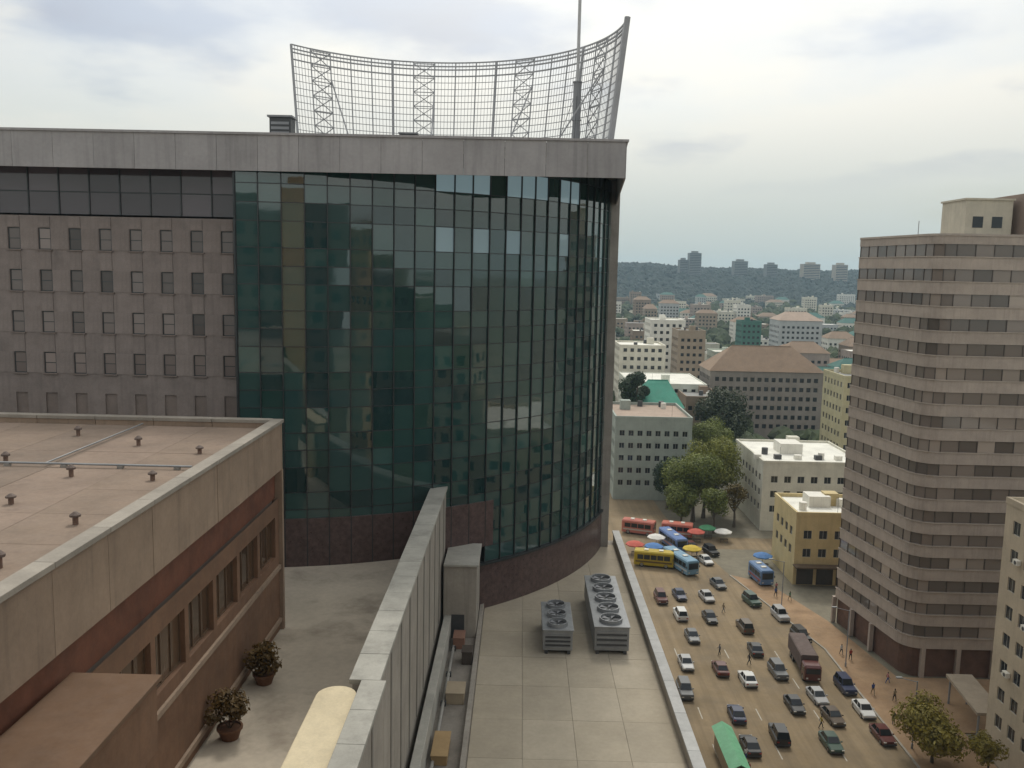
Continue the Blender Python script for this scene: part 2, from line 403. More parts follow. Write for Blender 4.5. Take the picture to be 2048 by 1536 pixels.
# panes
NB, Z0g, ST, NS = 25, 29.4, 5.0, 7
da = (A1-A0)/NB; bw = 2*CR*math.sin(da/2)
VH, SH, MH = 2.1, 1.45, 1.45
vp = MB().box(-bw/2+.045, bw/2-.045, -.02, .02, 0, VH-.06).mesh('window_pane', teal)
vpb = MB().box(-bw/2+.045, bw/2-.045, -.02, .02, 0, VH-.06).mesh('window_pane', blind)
paleGlowT = glassmat('pale_glow_top_glass', (.22, .30, .33), (.27, .35, .37), 1.5, brown=False, glow_=.17)  # stronger added glow lifts the top row under the overhang
vpt = MB().box(-bw/2+.045, bw/2-.045, -.02, .02, 0, VH-.06).mesh('window_pane', paleGlowT)
tpn = MB().box(-bw/2+.045, bw/2-.045, -.02, .02, 0, MH-.06).mesh('transom_pane', teal)
sp = MB().box(-bw/2+.045, bw/2-.045, -.02, .02, 0, SH-.06).mesh('spandrel_panel', tealS)
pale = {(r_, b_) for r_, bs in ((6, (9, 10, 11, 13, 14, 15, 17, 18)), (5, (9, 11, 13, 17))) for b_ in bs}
for b in range(NB):
    a = A0+(b+.5)*da; x, y = arc(a, CR*math.cos(da/2))
    for s in range(NS):
        z = Z0g+s*ST
        if z+ST < 34.5 and b < 12: continue
        jit = lambda: dict(rz=a+R(random.gauss(0, .45)), tilt=R(random.gauss(0, .4)))
        piece('spandrel_panel', sp, ob, (x, y, z+.03), **jit())
        piece('transom_pane', tpn, ob, (x, y, z+SH+.03), **jit())
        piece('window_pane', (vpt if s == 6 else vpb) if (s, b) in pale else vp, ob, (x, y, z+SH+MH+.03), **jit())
tps = MB().box(-bw/2+.045, bw/2-.045, -.02, .02, 0, SOF-64.5-.02).mesh('spandrel_panel', tealS)
for b in range(NB):
    a = A0+(b+.5)*da; x, y = arc(a, CR*math.cos(da/2)); piece('spandrel_panel', tps, ob, (x, y, 64.45), a)
mm = MB().box(-.04, .04, -.16, .05, 0, SOF-.06-29.35).mesh('mullion', mull)
for b in range(NB+1):
    a = A0+b*da; x, y = arc(a); piece('mullion', mm, ob, (x, y, 29.35), a)
for s in range(NS+1):
    for dz in (0, SH, SH+MH):
        z = Z0g+s*ST+dz
        if z > SOF-.1: continue
        m_ = MB(); m_.strip([arc(A0+k*da, CR+.05) for k in range(NB+1)], z-.035, z+.035, .1); m_.build('transom', mull, ob)
# end pilaster at the right of the curve
px_, py_ = arc(A1)
pi_ = MB(); pi_.prism([(px_-.35, py_-.2), (px_+.9, py_-.1), (px_+1.0, 118), (px_-.35, 118)], 0, SOF-.01); pi_.build('pilaster', concrete, ob)
# roof slab with fascia panels
rf = MB(); slab = [(X0, BF-.3), (7.7, BF-.3), (11.6, 120), (X0, 120)]
rf.prism(slab, SOF, TOP-.25); roof = rf.build('roof_slab', mat('roof_slab_concrete', (.26, .255, .25), .85, .12, .3, streak=.3), ob)
sfm = mat('pale_soffit', (.72, .72, .70), .7, .05, .5)
for k in range(21):
    a_ = X0+(7.4-X0)*k/21; b_ = X0+(7.4-X0)*(k+1)/21
    MB().box(a_+.02, b_-.02, BF-.25, 108, SOF-.05, SOF-.003).build('soffit_panel', sfm, roof)
xx = X0
while xx < 7.7-.1:
    x2 = min(xx+3.2, 7.72)
    MB().box(xx+.012, x2-.012, BF-.42-random.random()*.02, BF-.302, FASB-.04, TOP-.1).build('fascia_panel', fasciaM, roof); xx = x2
n_ = 15
for k in range(n_):
    t0, t1 = k/n_, (k+1)/n_
    a = Vector((7.7, BF-.3)).lerp(Vector((11.6, 120)), t0); b = Vector((7.7, BF-.3)).lerp(Vector((11.6, 120)), t1)
    q = MB(); q.prism([(a.x+.002, a.y+.012), (a.x+.12, a.y+.012), (b.x+.12, b.y-.012), (b.x+.002, b.y-.012)], FASB-.04, TOP-.1); q.build('fascia_panel', fasciaM, roof)
cpm = MB(); cpm.box(X0, 7.95, BF-.55, BF+.15, TOP-.1, TOP+.08); cpm.prism([(7.25, BF+.15), (7.95, BF+.15), (11.85, 120), (11.2, 120)], TOP-.1, TOP+.08); cpm.build('roof_coping', fasciaM, roof)

screenM = mat('pale_grey_steel', (.36, .365, .38), .5, .08, 1)
# ---- crown screen standing on the roof
KX, KY = -8.5, 72.5
def karc(d, r): return (KX+r*math.cos(R(d)), KY+r*math.sin(R(d)))
cw = thing('roof_screen', 'curved open steel lattice screen standing on top of the glass building', 'roof screen', (KX, KY+10, TOP))
RB, RT, KT = 15.2, 16.2, 75.6
degs = [142-144*k/20 for k in range(21)]
def kp(d, z):
    x, y = karc(d, RB+(RT-RB)*(z-TOP)/(KT-TOP)); return (x, y, z)
for i, d in enumerate(degs):
    r = .24 if i == 20 else (.13 if i % 5 == 0 else .065)
    MB().bar(kp(d, TOP-.3), kp(d, KT), r).build('post', screenM, cw)
for i in (1, 6, 11, 16):
    pst = MB(); d0, d1 = degs[i], degs[i+1]
    for k in range(7):
        za, zb = TOP+k*1.35, TOP+(k+1)*1.35
        pst.bar(kp(d0, za), kp(d1, zb), .05, n=4); pst.bar(kp(d1, za), kp(d0, zb), .05, n=4); pst.bar(kp(d0, zb), kp(d1, zb), .05, n=4)
    pst.build('cross_brace', screenM, cw)
fine = [142-144*k/60 for k in range(61)]
for j, z in enumerate([TOP+.25+.62*k for k in range(15)]+[KT-.35, KT]):
    rr = .038 if z < KT-1.6 else .08
    rl = MB()
    for k in range(60): rl.bar(kp(fine[k], z), kp(fine[k+1], z), rr, n=4)
    rl.build('rail', screenM, cw)
lt = MB()
for k in range(121):
    d = 142-144*k/120; lt.bar(kp(d, TOP+.2), kp(d, KT), 0.028, n=4)
tag(lt.build('lattice', screenM, cw), kind='stuff')
# raking stays
for i in (2, 7, 12, 17):
    x, y = karc(degs[i], RB-4); MB().bar((x, y, TOP-.25), kp(degs[i], KT-2.5), .07).build('stay', screenM, cw)
# ---- mast
ms = thing('antenna_mast', 'tall thin steel antenna mast rising from the roof behind the lattice screen', 'antenna', (4.4, 80, TOP-.25))
MB().bar((4.4, 80, TOP-.25), (4.4, 80, 72.2), .36, n=10).build('lower_tube', steel, ms)
MB().bar((4.4, 80, 72.2), (4.4, 80, 82), .14, n=8).build('upper_tube', mat('pale_mast_paint', (.5, .5, .5), .5, .05), ms)
fl = MB()
for z in (TOP-.2, 69, 72.2): fl.bar((4.4, 80, z), (4.4, 80, z+.12), .42, n=10)
fl.build('flange', steel, ms)
for k in range(3):
    t = 2*math.pi*k/3+.4; MB().bar((4.4, 80, 71.8), (4.4+2.6*math.cos(t), 80+2.6*math.sin(t), TOP-.2), .03, n=4).build('guy_wire', metalD, ms)
# ---- rooftop boxes
rb = thing('roof_plant_box', 'small dark plant box on the roof edge left of the lattice screen', 'plant box', (-20.6, 76.8, TOP-.25))
MB().box(-21.5, -19.7, 76, 77.6, TOP-.25, 68.2).build('casing', metalD, rb, bevel=.05)
MB().box(-21.65, -19.55, 75.85, 77.75, 68.2, 68.35).build('lid', steel, rb)
for k in range(4): MB().box(-21.35, -19.85, 75.95, 75.995, 66.4+k*.4, 66.62+k*.4).build('louvre', steel, rb)
hb = thing('roof_hatch', 'low dark roof hatch below the middle of the lattice screen', 'roof hatch', (-9.6, 74.5, TOP-.25))
MB().box(-10.3, -8.9, 74, 75, TOP-.25, 66.75).build('kerb_box', metalD, hb); MB().box(-10.4, -8.8, 73.9, 75.1, 66.75, 66.86).build('cover', steel, hb)

# ================================================================== LEFT WING IN FRONT
WX, WE, WR = -16.0, 58.6, 45.1
wg = thing('wing_building', 'lower brown wing with flat roof and broad sloping parapet in the left foreground', 'building', (-35, 30, 25))
rfm = MB(); rfm.box(-70, WX-.6, -4, WE-.5, 25, WR); rfw = rfm.build('flat_roof', wingroofM, wg)
# screed panels of the roof, joints between them
for i in range(7):
    for j in range(9):
        x0 = WX-.75-(i+1)*4.0; y0 = WE-.7-(j+1)*4.2
        MB().box(x0+.008, x0+3.992, y0+.008, y0+4.192, WR, WR+.03+random.random()*.012).build('screed_panel', mat('wing_roof_screed%d' % ((i*5+j*3) % 3), [(.25, .187, .142), (.222, .168, .13), (.268, .2, .155)][(i*5+j*3) % 3], .9, .15, .4, stain_amt=.5, stain=(.15, .11, .09), stain_scale=.8, bump=.2), rfw)
# fascia panels on the courtyard side and end
y = -4.
k = 0
while y < WE-.1:
    y2 = min(y+4.15, WE)
    MB().box(WX-.5, WX+.02*random.random(), y+.015, y2-.015, 42.25, 45.45).build('fascia_panel', wingfas, wg)
    MB().box(WX-.62, WX+.14, y+.008, y2-.008, 45.45, 45.68).build('coping_stone', copingM, wg, bevel=.02)
    y = y2
x = WX-.62
while x > -60:
    MB().box(x-3.9, x-.02, WE-.55, WE, 44.0, 45.45).build('fascia_panel', wingfas, wg)
    MB().box(x-3.9, x-.01, WE-.62, WE+.12, 45.45, 45.68).build('coping_stone', copingM, wg, bevel=.02); x -= 3.92
# red-brown recessed band below the fascia, then window wall
rbm = MB(); rbm.box(WX-.9, WX-.45, -4, WE-.35, 40.3, 42.27); rbm.build('red_tile_band', redM, wg)
ww = MB(); bays = [(round(y, 3), round(y+3.5, 3)) for y in [WE-.9-4.0*(k+1)+.2 for k in range(15)]][::-1]
bays = [(a+4, b+4) for a, b in bays if a > -3]
ops = facade(ww, (WX-.22, -4, 25), (0, 1, 0), (1, 0, 0), bays, [(11.4, 14.2)], WE+4-.1, 15.3, .35)
ww.box(WX-3, WX-.62, -4, WE-.1, 25, 40.2); ww.box(WX-.62, WX-.222, WE-.12, WE-.1, 25, 40.3)
ww.build('window_wall', brownM, wg)
for c in ops:
    if c.y < 8: continue
    h = 2.8
    fr = MB()
    for s in (-1.75, -.6, .6, 1.75): fr.box(c.x-.02, c.x+.1, c.y+s-.05, c.y+s+.05, c.z-h/2, c.z+h/2)
    for s in (-h/2, h/2-.09): fr.box(c.x-.02, c.x+.095, c.y-1.75, c.y+1.75, c.z+s, c.z+s+.09)
    fo = fr.build('window', mat('bronze_frame', (.13, .082, .05), .5, .05), wg)
    for s in (-1.17, 0, 1.17):
        MB().box(c.x+.0, c.x+.04, c.y+s-.52, c.y+s+.52, c.z-h/2+.1, c.z+h/2-.1).build('pane', brownglass, fo)
MB().box(WX-.7, WX+.04, WE-.36, WE-.0, 25, 42.24).build('corner_pier', wingfas, wg)
MB().box(WX-.2, -13.0, 8, 30.4, 38.2, 40.85).build('side_annexe', brownM, wg, bevel=.05)
MB().box(WX-.18, -12.85, 8, 30.55, 40.85, 41.05).build('annexe_roof', mat('annexe_roof_screed', (.155, .092, .055), .9, .12, .5, stain_amt=.4), wg, bevel=.03)
for zz_ in (31.6, 35.4): MB().box(WX-.222, WX-.06, -4, WE-.4, zz_, zz_+.28).build('string_course', wingfas, wg)
# rooftop vents in rows along the parapet
vb = MB(); vb.bar((0, 0, 0), (0, 0, .55), .16, n=10); vme = vb.mesh('pipe', mat('rust_brown_pipe', (.2, .13, .1), .8, .2, 4))
cb = MB(); cb.loft([[(r*math.cos(t*math.pi/5), r*math.sin(t*math.pi/5), z) for t in range(10)] for r, z in ((.30, .5), (.30, .62), (.08, .8))]); cme = cb.mesh('cowl', mat('cowl_metal', (.13, .095, .08), .7, .15, 4))
spots = [(-18.3, 30), (-18.3, 35.4), (-18.3, 43.1), (-18.3, 49.6), (-22.6, 38.2), (-22.6, 43.5), (-22.6, 51.4), (-27.5, 46.2), (-27.5, 54)]
ordn = ['first', 'second', 'third', 'fourth', 'fifth', 'sixth']
for i, (x, y) in enumerate(spots):
    row = 'row along the parapet' if x > -20 else ('middle row of the roof' if x > -25 else 'back row of the roof')
    idx = [s for s in spots if s[0] == x]; k = len(idx)-1-idx.index((x, y))
    v = thing('roof_vent', 'small brown capped roof vent, %s from far end, %s' % (ordn[k], row), 'roof vent', (x, y, WR+.03), group='capped vents on the wing roof')
    v.scale = (.75, .75, random.uniform(.6, .85)); piece('pipe', vme, v, (0, 0, 0), local=True); piece('cowl', cme, v, (0, 0, 0), local=True)

rp = thing('roof_pipe', 'thin grey conduit pipe running across the wing roof between the vents', 'pipe', (-30, 45.5, WR+.03))
MB().bar((-44, 45.5, WR+.22), (-17.2, 45.5, WR+.22), .06, n=8).build('tube', metalG, rp)
MB().bar((-25, 45.5, WR+.22), (-25, 57.6, WR+.22), .05, n=8).build('branch_tube', metalG, rp)
for k in range(9): MB().box(-42+k*3-.15, -42+k*3+.15, 45.38, 45.62, WR+.03, WR+.17).build('support_block', concrete, rp)
# ================================================================== PODIUM: courtyard, link corridor, terrace
pod = thing('podium', 'broad low podium carrying the grey courtyard and terrace below the glass building', 'podium', (-2, 60, 0))
MB().prism([(-16.3, -4), (-7.5, -4), (-7.5, 84), (-42, 84), (-42, 58.75), (-16.3, 58.75)], 0, 31.0).build('courtyard_floor', courtM, pod)
MB().box(-6.2, 12.0, -4, 100, 0, 24.9).build('terrace_base', sideM, pod)
# terrace screed in bays
tb = [0, 0]
for i in range(4):
    for j in range(14):
        x0 = -2.85+i*3.5; y0 = 28+j*5
        MB().box(x0+.012, x0+3.488, y0+.012, y0+4.988, 24.9, 24.98+random.random()*.01).build('screed_bay', mat('terrace_screed%d' % ((i*7+j*5) % 3), [(.42, .365, .28), (.40, .348, .268), (.435, .38, .295)][(i*7+j*5) % 3], .9, .10, .22, stain_amt=.4, stain=(.3, .26, .2), stain_scale=.16, bump=.15), pod)
# terrace street-side parapet with coping stones
MB().box(11.15, 11.65, -4, 99.8, 24.9, 26.0).build('parapet', sideM, pod)
y = 26.
while y < 99.5:
    MB().box(11.02, 11.82, y+.008, min(y+2.4, 99.8)-.008, 26.0, 26.18+random.random()*.01).build('coping_stone', mat('pale_grey_coping', (.42, .42, .41), .75, .1, .8, bump=.15, objvar=.07), pod, bevel=.02); y += 2.4
# drain lane beside the link
MB().box(-5.4, -3.2, 26, 78.8, 24.9, 24.95).build('drain_lane', mat('lane_dark', (.26, .235, .205), .9, .15, .4, stain_amt=.5), pod)
MB().box(-3.25, -2.9, 26, 78.2, 24.9, 25.45).build('low_kerb', sideM, pod, bevel=.03)
MB().box(-6.01, -5.4, 26, 77, 24.9, 26.9).build('ledge', lightM, pod, bevel=.04)

en = thing('stair_enclosure', 'plain grey stair enclosure between the link corridor and the foot of the glass', 'stair enclosure', (-4.5, 75, 24.9))
MB().box(-6.09, -3.3, 71.5, 77.2, 24.9, 31.2).build('wall', sideM, en, bevel=.03)
MB().box(-6.09, -3.15, 71.35, 77.3, 31.2, 31.4).build('roof', lightM, en, bevel=.03)
MB().box(-5.4, -4.3, 71.44, 71.49, 24.95, 27.0).build('door', metalD, en)
lk = thing('link_corridor', 'long narrow link corridor with pale roof running up to the glass building', 'corridor', (-6.9, 55, 25))
MB().box(-7.5, -6.32, 38.9, 76.4, 24.95, 36.7).build('corridor_wall', sideM, lk); MB().box(-6.98, -6.02, -4, 38.9, 24.95, 36.7).build('corridor_wall', sideM, lk)
y = 19.3
while y < 76.6:
    xa, xb = (-7.66, -6.2) if y > 38 else (-7.08, -5.92)
    MB().box(xa, xb, y+.01, min(y+2.8, 76.7)-.01, 36.7, 36.95+random.random()*.012).build('roof_slab', mat('link_roof_slab', (.38, .37, .33), .8, .12, .6, stain_amt=.45, stain_scale=.5, bump=.15, objvar=.06), lk, bevel=.03); y += 2.8
for k in range(14):
    y = 24+k*3.8
    q_ = 0 if y > 38.6 else .3
    MB().box(-6.33+q_, -6.27+q_, y, y+.35, 26.9, 36.68).build('pilaster', mat('link_pilaster', (.26, .24, .215), .85, .1, .5, streak=.3), lk)
st = thing('cream_shed', 'cream painted shed beside the link corridor at the bottom edge of the courtyard', 'shed', (-8.5, 33, 31))
def rend(x0, x1, y0, y1, n=10):
    r = (x1-x0)/2; c = (x0+x1)/2
    return [(x0, y0), (x1, y0)]+[(c+r*math.cos(math.pi*k/n), y1-r+r*math.sin(math.pi*k/n)) for k in range(n+1)]
q = MB(); q.prism(rend(-8.85, -7.2, 24, 38.6), 30.99, 36.5); q.build('cream_wall', creamM, st)
q = MB(); q.prism(rend(-8.95, -7.12, 23.9, 38.75), 36.5, 36.72); q.build('cream_roof', creamM, st, bevel=.05)
# ---- HVAC units on the terrace
def hvac(label, x0, x1, y0, y1, zt, nf):
    t = thing('ventilation_unit', label, 'ventilation unit', ((x0+x1)/2, (y0+y1)/2, 24.98), group='ventilation units on the terrace')
    for xr in (x0+.15, x1-.4): MB().box(xr, xr+.25, y0+.1, y1-.1, 24.98, 25.33).build('base_rail', metalD, t)
    n = max(2, round((y1-y0)/1.9)); s = (y1-y0)/n
    for k in range(n):
        MB().box(x0, x1, y0+k*s+.012, y0+(k+1)*s-.012, 25.33, zt-.1-random.random()*.012).build('casing_panel', metalG, t, bevel=.03)
    MB().box(x0-.08, x1+.08, y0-.08, y1+.08, zt-.1, zt).build('lid', metalG, t, bevel=.03)
    wd = (x1-x0)*.34
    for k in range(nf):
        cy_ = y0+(y1-y0)*(k+.5)/nf; cx_ = (x0+x1)/2
        f = MB(); ring = lambda r, z: [(cx_+r*math.cos(a*math.pi/10), cy_+r*math.sin(a*math.pi/10), z) for a in range(20)]
        f.loft([ring(wd, zt), ring(wd, zt+.32), ring(wd*.9, zt+.32), ring(wd*.88, zt+.06)], cap=False); fo = f.build('fan_ring', metalG, t)
        d = MB(); d.poly(ring(wd*.9, zt+.05)); d.build('fan_throat', metalD, fo)
        b = MB()
        for q in range(5):
            a = q*2*math.pi/5; ca, sa = math.cos(a), math.sin(a)
            b.poly([(cx_+ca*.1, cy_+sa*.1, zt+.14), (cx_+ca*wd*.84-sa*.2, cy_+sa*wd*.84+ca*.2, zt+.11), (cx_+ca*wd*.84+sa*.2, cy_+sa*wd*.84-ca*.2, zt+.19)])
        b.build('fan_blade', steel, fo)
    nl = 7
    for k in range(nl):
        z = 25.55+k*(zt-.35-25.55)/nl; MB().box(x0+.18, x1-.18, y0-.05, y0-.003, z, z+.12).build('louvre', metalD if k % 2 else metalG, t)
hvac('shorter grey ventilation unit on the terrace, left of the pair', 2.3, 4.7, 68.6, 74.6, 27.1, 3)
hvac('longer grey ventilation unit on the terrace next to the street parapet', 6.5, 9.3, 68.8, 80.8, 27.4, 5)
# pipes and odds in the drain lane
pc = mat('grey_pipe', (.3, .29, .27), .6, .1, 2)
pt = thing('drain_pipe', 'grey drain pipe lying along the narrow lane beside the link corridor', 'pipe', (-4.9, 60, 24.95))
MB().bar((-5.0, 30, 25.2), (-5.0, 76, 25.2), .12, n=10).build('tube', pc, pt)
for k in range(10): MB().box(-5.2, -4.8, 32+k*4.6, 32.25+k*4.6, 24.95, 25.3).build('saddle', metalD, pt)
def crate(label, x, y, w_, d_, h_, m_):
    t = thing('storage_box', label, 'box', (x, y, 24.95), group='boxes left in the lane beside the link corridor')
    MB().box(x-w_/2, x+w_/2, y-d_/2, y+d_/2, 24.95, 24.95+h_).build('body', m_, t, bevel=.03)
    MB().box(x-w_/2-.04, x+w_/2+.04, y-d_/2-.04, y+d_/2+.04, 24.95+h_, 25.03+h_).build('lid', m_, t, bevel=.02)
crate('dark brown box in the lane beside the ventilation terrace kerb', -3.75, 67.0, .8, 1.3, 1.0, mat('dark_box', (.07, .055, .045), .7, .1))
crate('beige box in the lane, in front of the dark brown one', -4.2, 60.8, 1.3, 1.8, .8, mat('beige_box', (.38, .31, .22), .8, .1))
crate('ochre box nearest the camera in the lane', -4.6, 53.5, 1.0, 3.0, .6, mat('ochre_box', (.38, .26, .13), .8, .1))
crate('reddish box far along the lane near the glass', -4.6, 70.0, .9, 1.6, .9, mat('red_box', (.26, .14, .10), .8, .1))

# ================================================================== TREES
leafs = {}
def leafmat(name, c):
    if name in leafs: return leafs[name]
    m = bpy.data.materials.new(name); m.use_nodes = True; t = m.node_tree; n = t.nodes; l = t.links; p = n['Principled BSDF']
    tcn = n.new('ShaderNodeTexCoord'); ns = n.new('ShaderNodeTexNoise'); l.new(tcn.outputs['Object'], ns.inputs[0]); ns.inputs['Scale'].default_value = .9; ns.inputs['Detail'].default_value = 3
    mr = n.new('ShaderNodeMapRange'); l.new(ns.outputs[0], mr.inputs[0]); mr.inputs[1].default_value = .3; mr.inputs[2].default_value = .7
    mx = n.new('ShaderNodeMix'); mx.data_type = 'RGBA'; l.new(mr.outputs[0], mx.inputs[0])
    mx.inputs[6].default_value = tuple(k*.6 for k in c)+(1,); mx.inputs[7].default_value = tuple(k*1.35 for k in c)+(1,)
    l.new(mx.outputs[2], p.inputs['Base Color']); p.inputs['Roughness'].default_value = .6
    tr = n.new('ShaderNodeBsdfTranslucent'); l.new(mx.outputs[2], tr.inputs[0]); ms_ = n.new('ShaderNodeMixShader'); ms_.inputs[0].default_value = .25
    l.new(p.outputs[0], ms_.inputs[1]); l.new(tr.outputs[0], ms_.inputs[2]); l.new(ms_.outputs[0], n['Material Output'].inputs[0])
    leafs[name] = m; return m
def crown_mb(rng, rx, rz, zc, n, ls):
    """leaf clumps spread through an uneven crown made of offset lobes"""
    mb = MB(); lobes = []
    for k in range(11):
        t = rng.uniform(0, 6.28); u = rng.uniform(-.75, .9); q = math.sqrt(max(0, 1-u*u))*rng.uniform(.35, .8)
        lobes.append((Vector((rx*q*math.cos(t), rx*q*math.sin(t), zc+rz*u*.75)), rng.uniform(.28, .5)*rx))
    lobes.append((Vector((0, 0, zc)), rx*.55))
    for i in range(n):
        c, r = rng.choice(lobes)
        d = Vector((rng.gauss(0, 1), rng.gauss(0, 1), rng.gauss(0, 1))).normalized()
        p = c + d*r*(rng.random()**.35)*(1+.25*rng.random()); p.z = zc+(p.z-zc)
        s = ls*rng.uniform(.6, 1.3); a = (d+Vector((rng.uniform(-.8, .8), rng.uniform(-.8, .8), rng.uniform(-.3, .9)))).normalized()
        u_ = a.orthogonal().normalized(); u_.rotate(Matrix.Rotation(rng.uniform(0, 6.28), 3, a)); v_ = a.cross(u_)
        mb.poly([p-u_*s, p-v_*s*.5+a*s*.12, p+u_*s, p+v_*s*.5+a*s*.12])
    return mb, lobes
def tree(label, x, y, z, h, rx, leafn, leafc, group=None, n=9000, ls=.29, name='tree', cat='tree', seed=1):
    rng = random.Random(seed*977+int(x*13+y*7))
    t = thing(name, label, cat, (x, y, z), group=group)
    th = h*.38; rz = (h-th)*.55; zc = h-rz*.95
    mb, lobes = crown_mb(rng, rx, rz, zc, n, ls)
    tk = MB(); rr = h*.022
    rings = []
    for k in range(6):
        q = k/5; o = Vector((rng.uniform(-.08, .08)*q*h*.3, rng.uniform(-.08, .08)*q*h*.3, q*zc)); r = rr*(1.25-q*.75)*(1.35 if k == 0 else 1)
        rings.append([(o.x+r*math.cos(a*math.pi/4), o.y+r*math.sin(a*math.pi/4), o.z) for a in range(8)])
    tk.loft(rings)
    for c, r in lobes[:8]:
        b0 = Vector((0, 0, th*rng.uniform(.75, 1.2))); md = b0.lerp(c, .5)+Vector((0, 0, -.2)); tk.bar(b0, md, rr*.5, n=5); tk.bar(md, c, rr*.28, n=5)
    o = bpy.data.objects.new('trunk', tk.mesh('trunk', barkM)); col.objects.link(o); o.parent = t
    o = bpy.data.objects.new('crown', mb.mesh('crown', leafmat(leafn, leafc))); col.objects.link(o); o.parent = t
    return t
OL, OLB, DK, OCH = (.15, .18, .03), (.21, .22, .035), (.025, .055, .022), (.15, .11, .025)
tree('tall olive green street tree behind the parked buses', 39.8, 196, 0, 16, 6.6, 'leaf_olive', OL, 'street trees beyond the buses', seed=1)
tree('bright yellow green street tree left of the white building', 46.6, 204, 0, 21, 6.6, 'leaf_olive_bright', OLB, 'street trees beyond the buses', seed=2)
tree('lower dark green street tree at the end of the road, left of the olive one', 35.6, 206, 0, 12.5, 4.3, 'leaf_dark', DK, 'street trees beyond the buses', seed=3)
tree('small olive tree in front of the white building corner', 42.6, 187, 0, 9.5, 3.9, 'leaf_olive', OL, 'street trees beyond the buses', n=3500, seed=4)
tree('broad yellow green street tree filling the gap between its neighbours', 42.8, 199, 0, 15, 6.2, 'leaf_olive_bright', OLB, 'street trees beyond the buses', seed=14)
tree('low olive tree at the left end of the row, before the grey green block', 36.4, 192, 0, 9, 4.2, 'leaf_olive', OL, 'street trees beyond the buses', seed=15)
tree('round olive tree behind the row, under the grey brown block', 50.5, 232, 0, 17, 6.5, 'leaf_olive', OL, 'trees between the houses', seed=16)
tree('ochre leaved small tree against the white wall', 48.2, 192, 0, 11, 2.4, 'leaf_ochre', OCH, 'street trees beyond the buses', n=1500, seed=5)
tree('dark tree below the grey brown block, right of the olive trees', 60.5, 262, 0, 22, 9, 'leaf_dark2', (.035, .05, .016), 'trees between the houses', seed=6, ls=.5)
tree('dark green tree left of the green roof, at the edge of the glass building', 31.6, 243.5, 0, 32, 4.6, 'leaf_dark', DK, 'trees between the houses', seed=7, ls=.42)
tree('olive yellow tree at the bottom right corner of the pavement', 48.8, 97.0, .13, 6.6, 4.0, 'leaf_corner', (.24, .2, .03), 'trees on the tower pavement', n=6000, ls=.26, seed=8)
tree('small tree right at the frame edge by the beige building', 53.4, 93.5, .13, 5.5, 2.3, 'leaf_corner', (.085, .075, .012), 'trees on the tower pavement', n=1500, ls=.22, seed=9)
# shrubs in planters at the foot of the wing wall
for i, (x, y, c, lb) in enumerate([(-15.0, 50.3, (.13, .075, .012), 'ochre shrub in a brown planter, farther one along the wing wall'), (-15.0, 44.0, (.12, .07, .014), 'ochre shrub in a brown planter, nearer one along the wing wall')]):
    t = thing('planter_shrub', lb, 'shrub', (x, y, 31.0), group='planters along the wing wall')
    rng = random.Random(50+i); mb, lb_ = crown_mb(rng, 1.15, .9, 1.55, 1100, .15)
    p = MB(); p.loft([[(r*math.cos(a*math.pi/8), r*math.sin(a*math.pi/8), z) for a in range(16)] for r, z in ((.45, 0), (.62, .55), (.68, .55), (.68, .68), (.58, .68), (.56, .58))])
    o = piece('pot', p.mesh('pot', mat('terracotta', (.16, .075, .04), .8, .15, 3)), t, (0, 0, 0), local=True)
    o = piece('foliage', mb.mesh('foliage', leafmat('leaf_shrub%d' % i, c)), t, (0, 0, 0), local=True)
    s = MB(); [s.bar((0, 0, .5), (.5*math.cos(k), .5*math.sin(k), 1.4), .03, n=5) for k in range(0, 6, 2)]
    piece('stem', s.mesh('stem', barkM), t, (0, 0, 0), local=True)

# ================================================================== BROWN TOWER (right)
tw = thing('office_tower', 'tall brown office tower with stacked horizontal window bands on the right', 'office tower', (65, 128, 0))
def tpath(off=0.):
    base = [(51.8, 138.5)]
    c = Vector((57.4, 122.1)); r = 3.1
    p1 = Vector((54.3, 122.4))
    for k in range(7):
        t = R(184+ (270-184)*k/6); base.append((c.x+r*math.cos(t), c.y+r*math.sin(t)))
    base.append((92, 119.0))
    # outward is to the left/front: path runs back -> front-left -> right, right-hand normal
    return offset(base, -off) if off else base
TP = tpath()
def t_in(d): return offset(TP, d)
# which sign is outward?
test = offset(TP, 1.0)
SG = 1 if test[-1][1] < TP[-1][1] else -1
def tp(o): return offset(TP, SG*o)
TS, TZ, TN = 3.3, 4.4, 17
corep = tp(-.55)
co = MB(); co.prism(corep+[(92, 138.5)], 0, TZ+TN*TS+.6); co.build('core', towD, tw)
for k in range(TN+1):
    z = TZ+k*TS
    zt = z+1.7 if k < TN else z+1.2
    s_ = MB(); s_.strip(tp(0), z, zt, .5, SG); s_.build('spandrel_band', towM, tw)
    l_ = MB(); l_.strip(tp(.12), zt-.12, zt+.0, .2, SG); l_.build('sill', mat('tower_sill', (.42, .355, .3), .75, .1, .6), tw)
# ribbon panes: walk along the path
def walk(path, step):
    seg = [];
    for k in range(len(path)-1):
        a, b = Vector(path[k]), Vector(path[k+1]); L_ = (b-a).length
        n = max(1, round(L_/step))
        for i in range(n): seg.append((a.lerp(b, i/n), a.lerp(b, (i+1)/n)))
    return seg
gl = tp(-.22); segs = [s for s in walk(gl, 2.5) if s[0].x < 74]
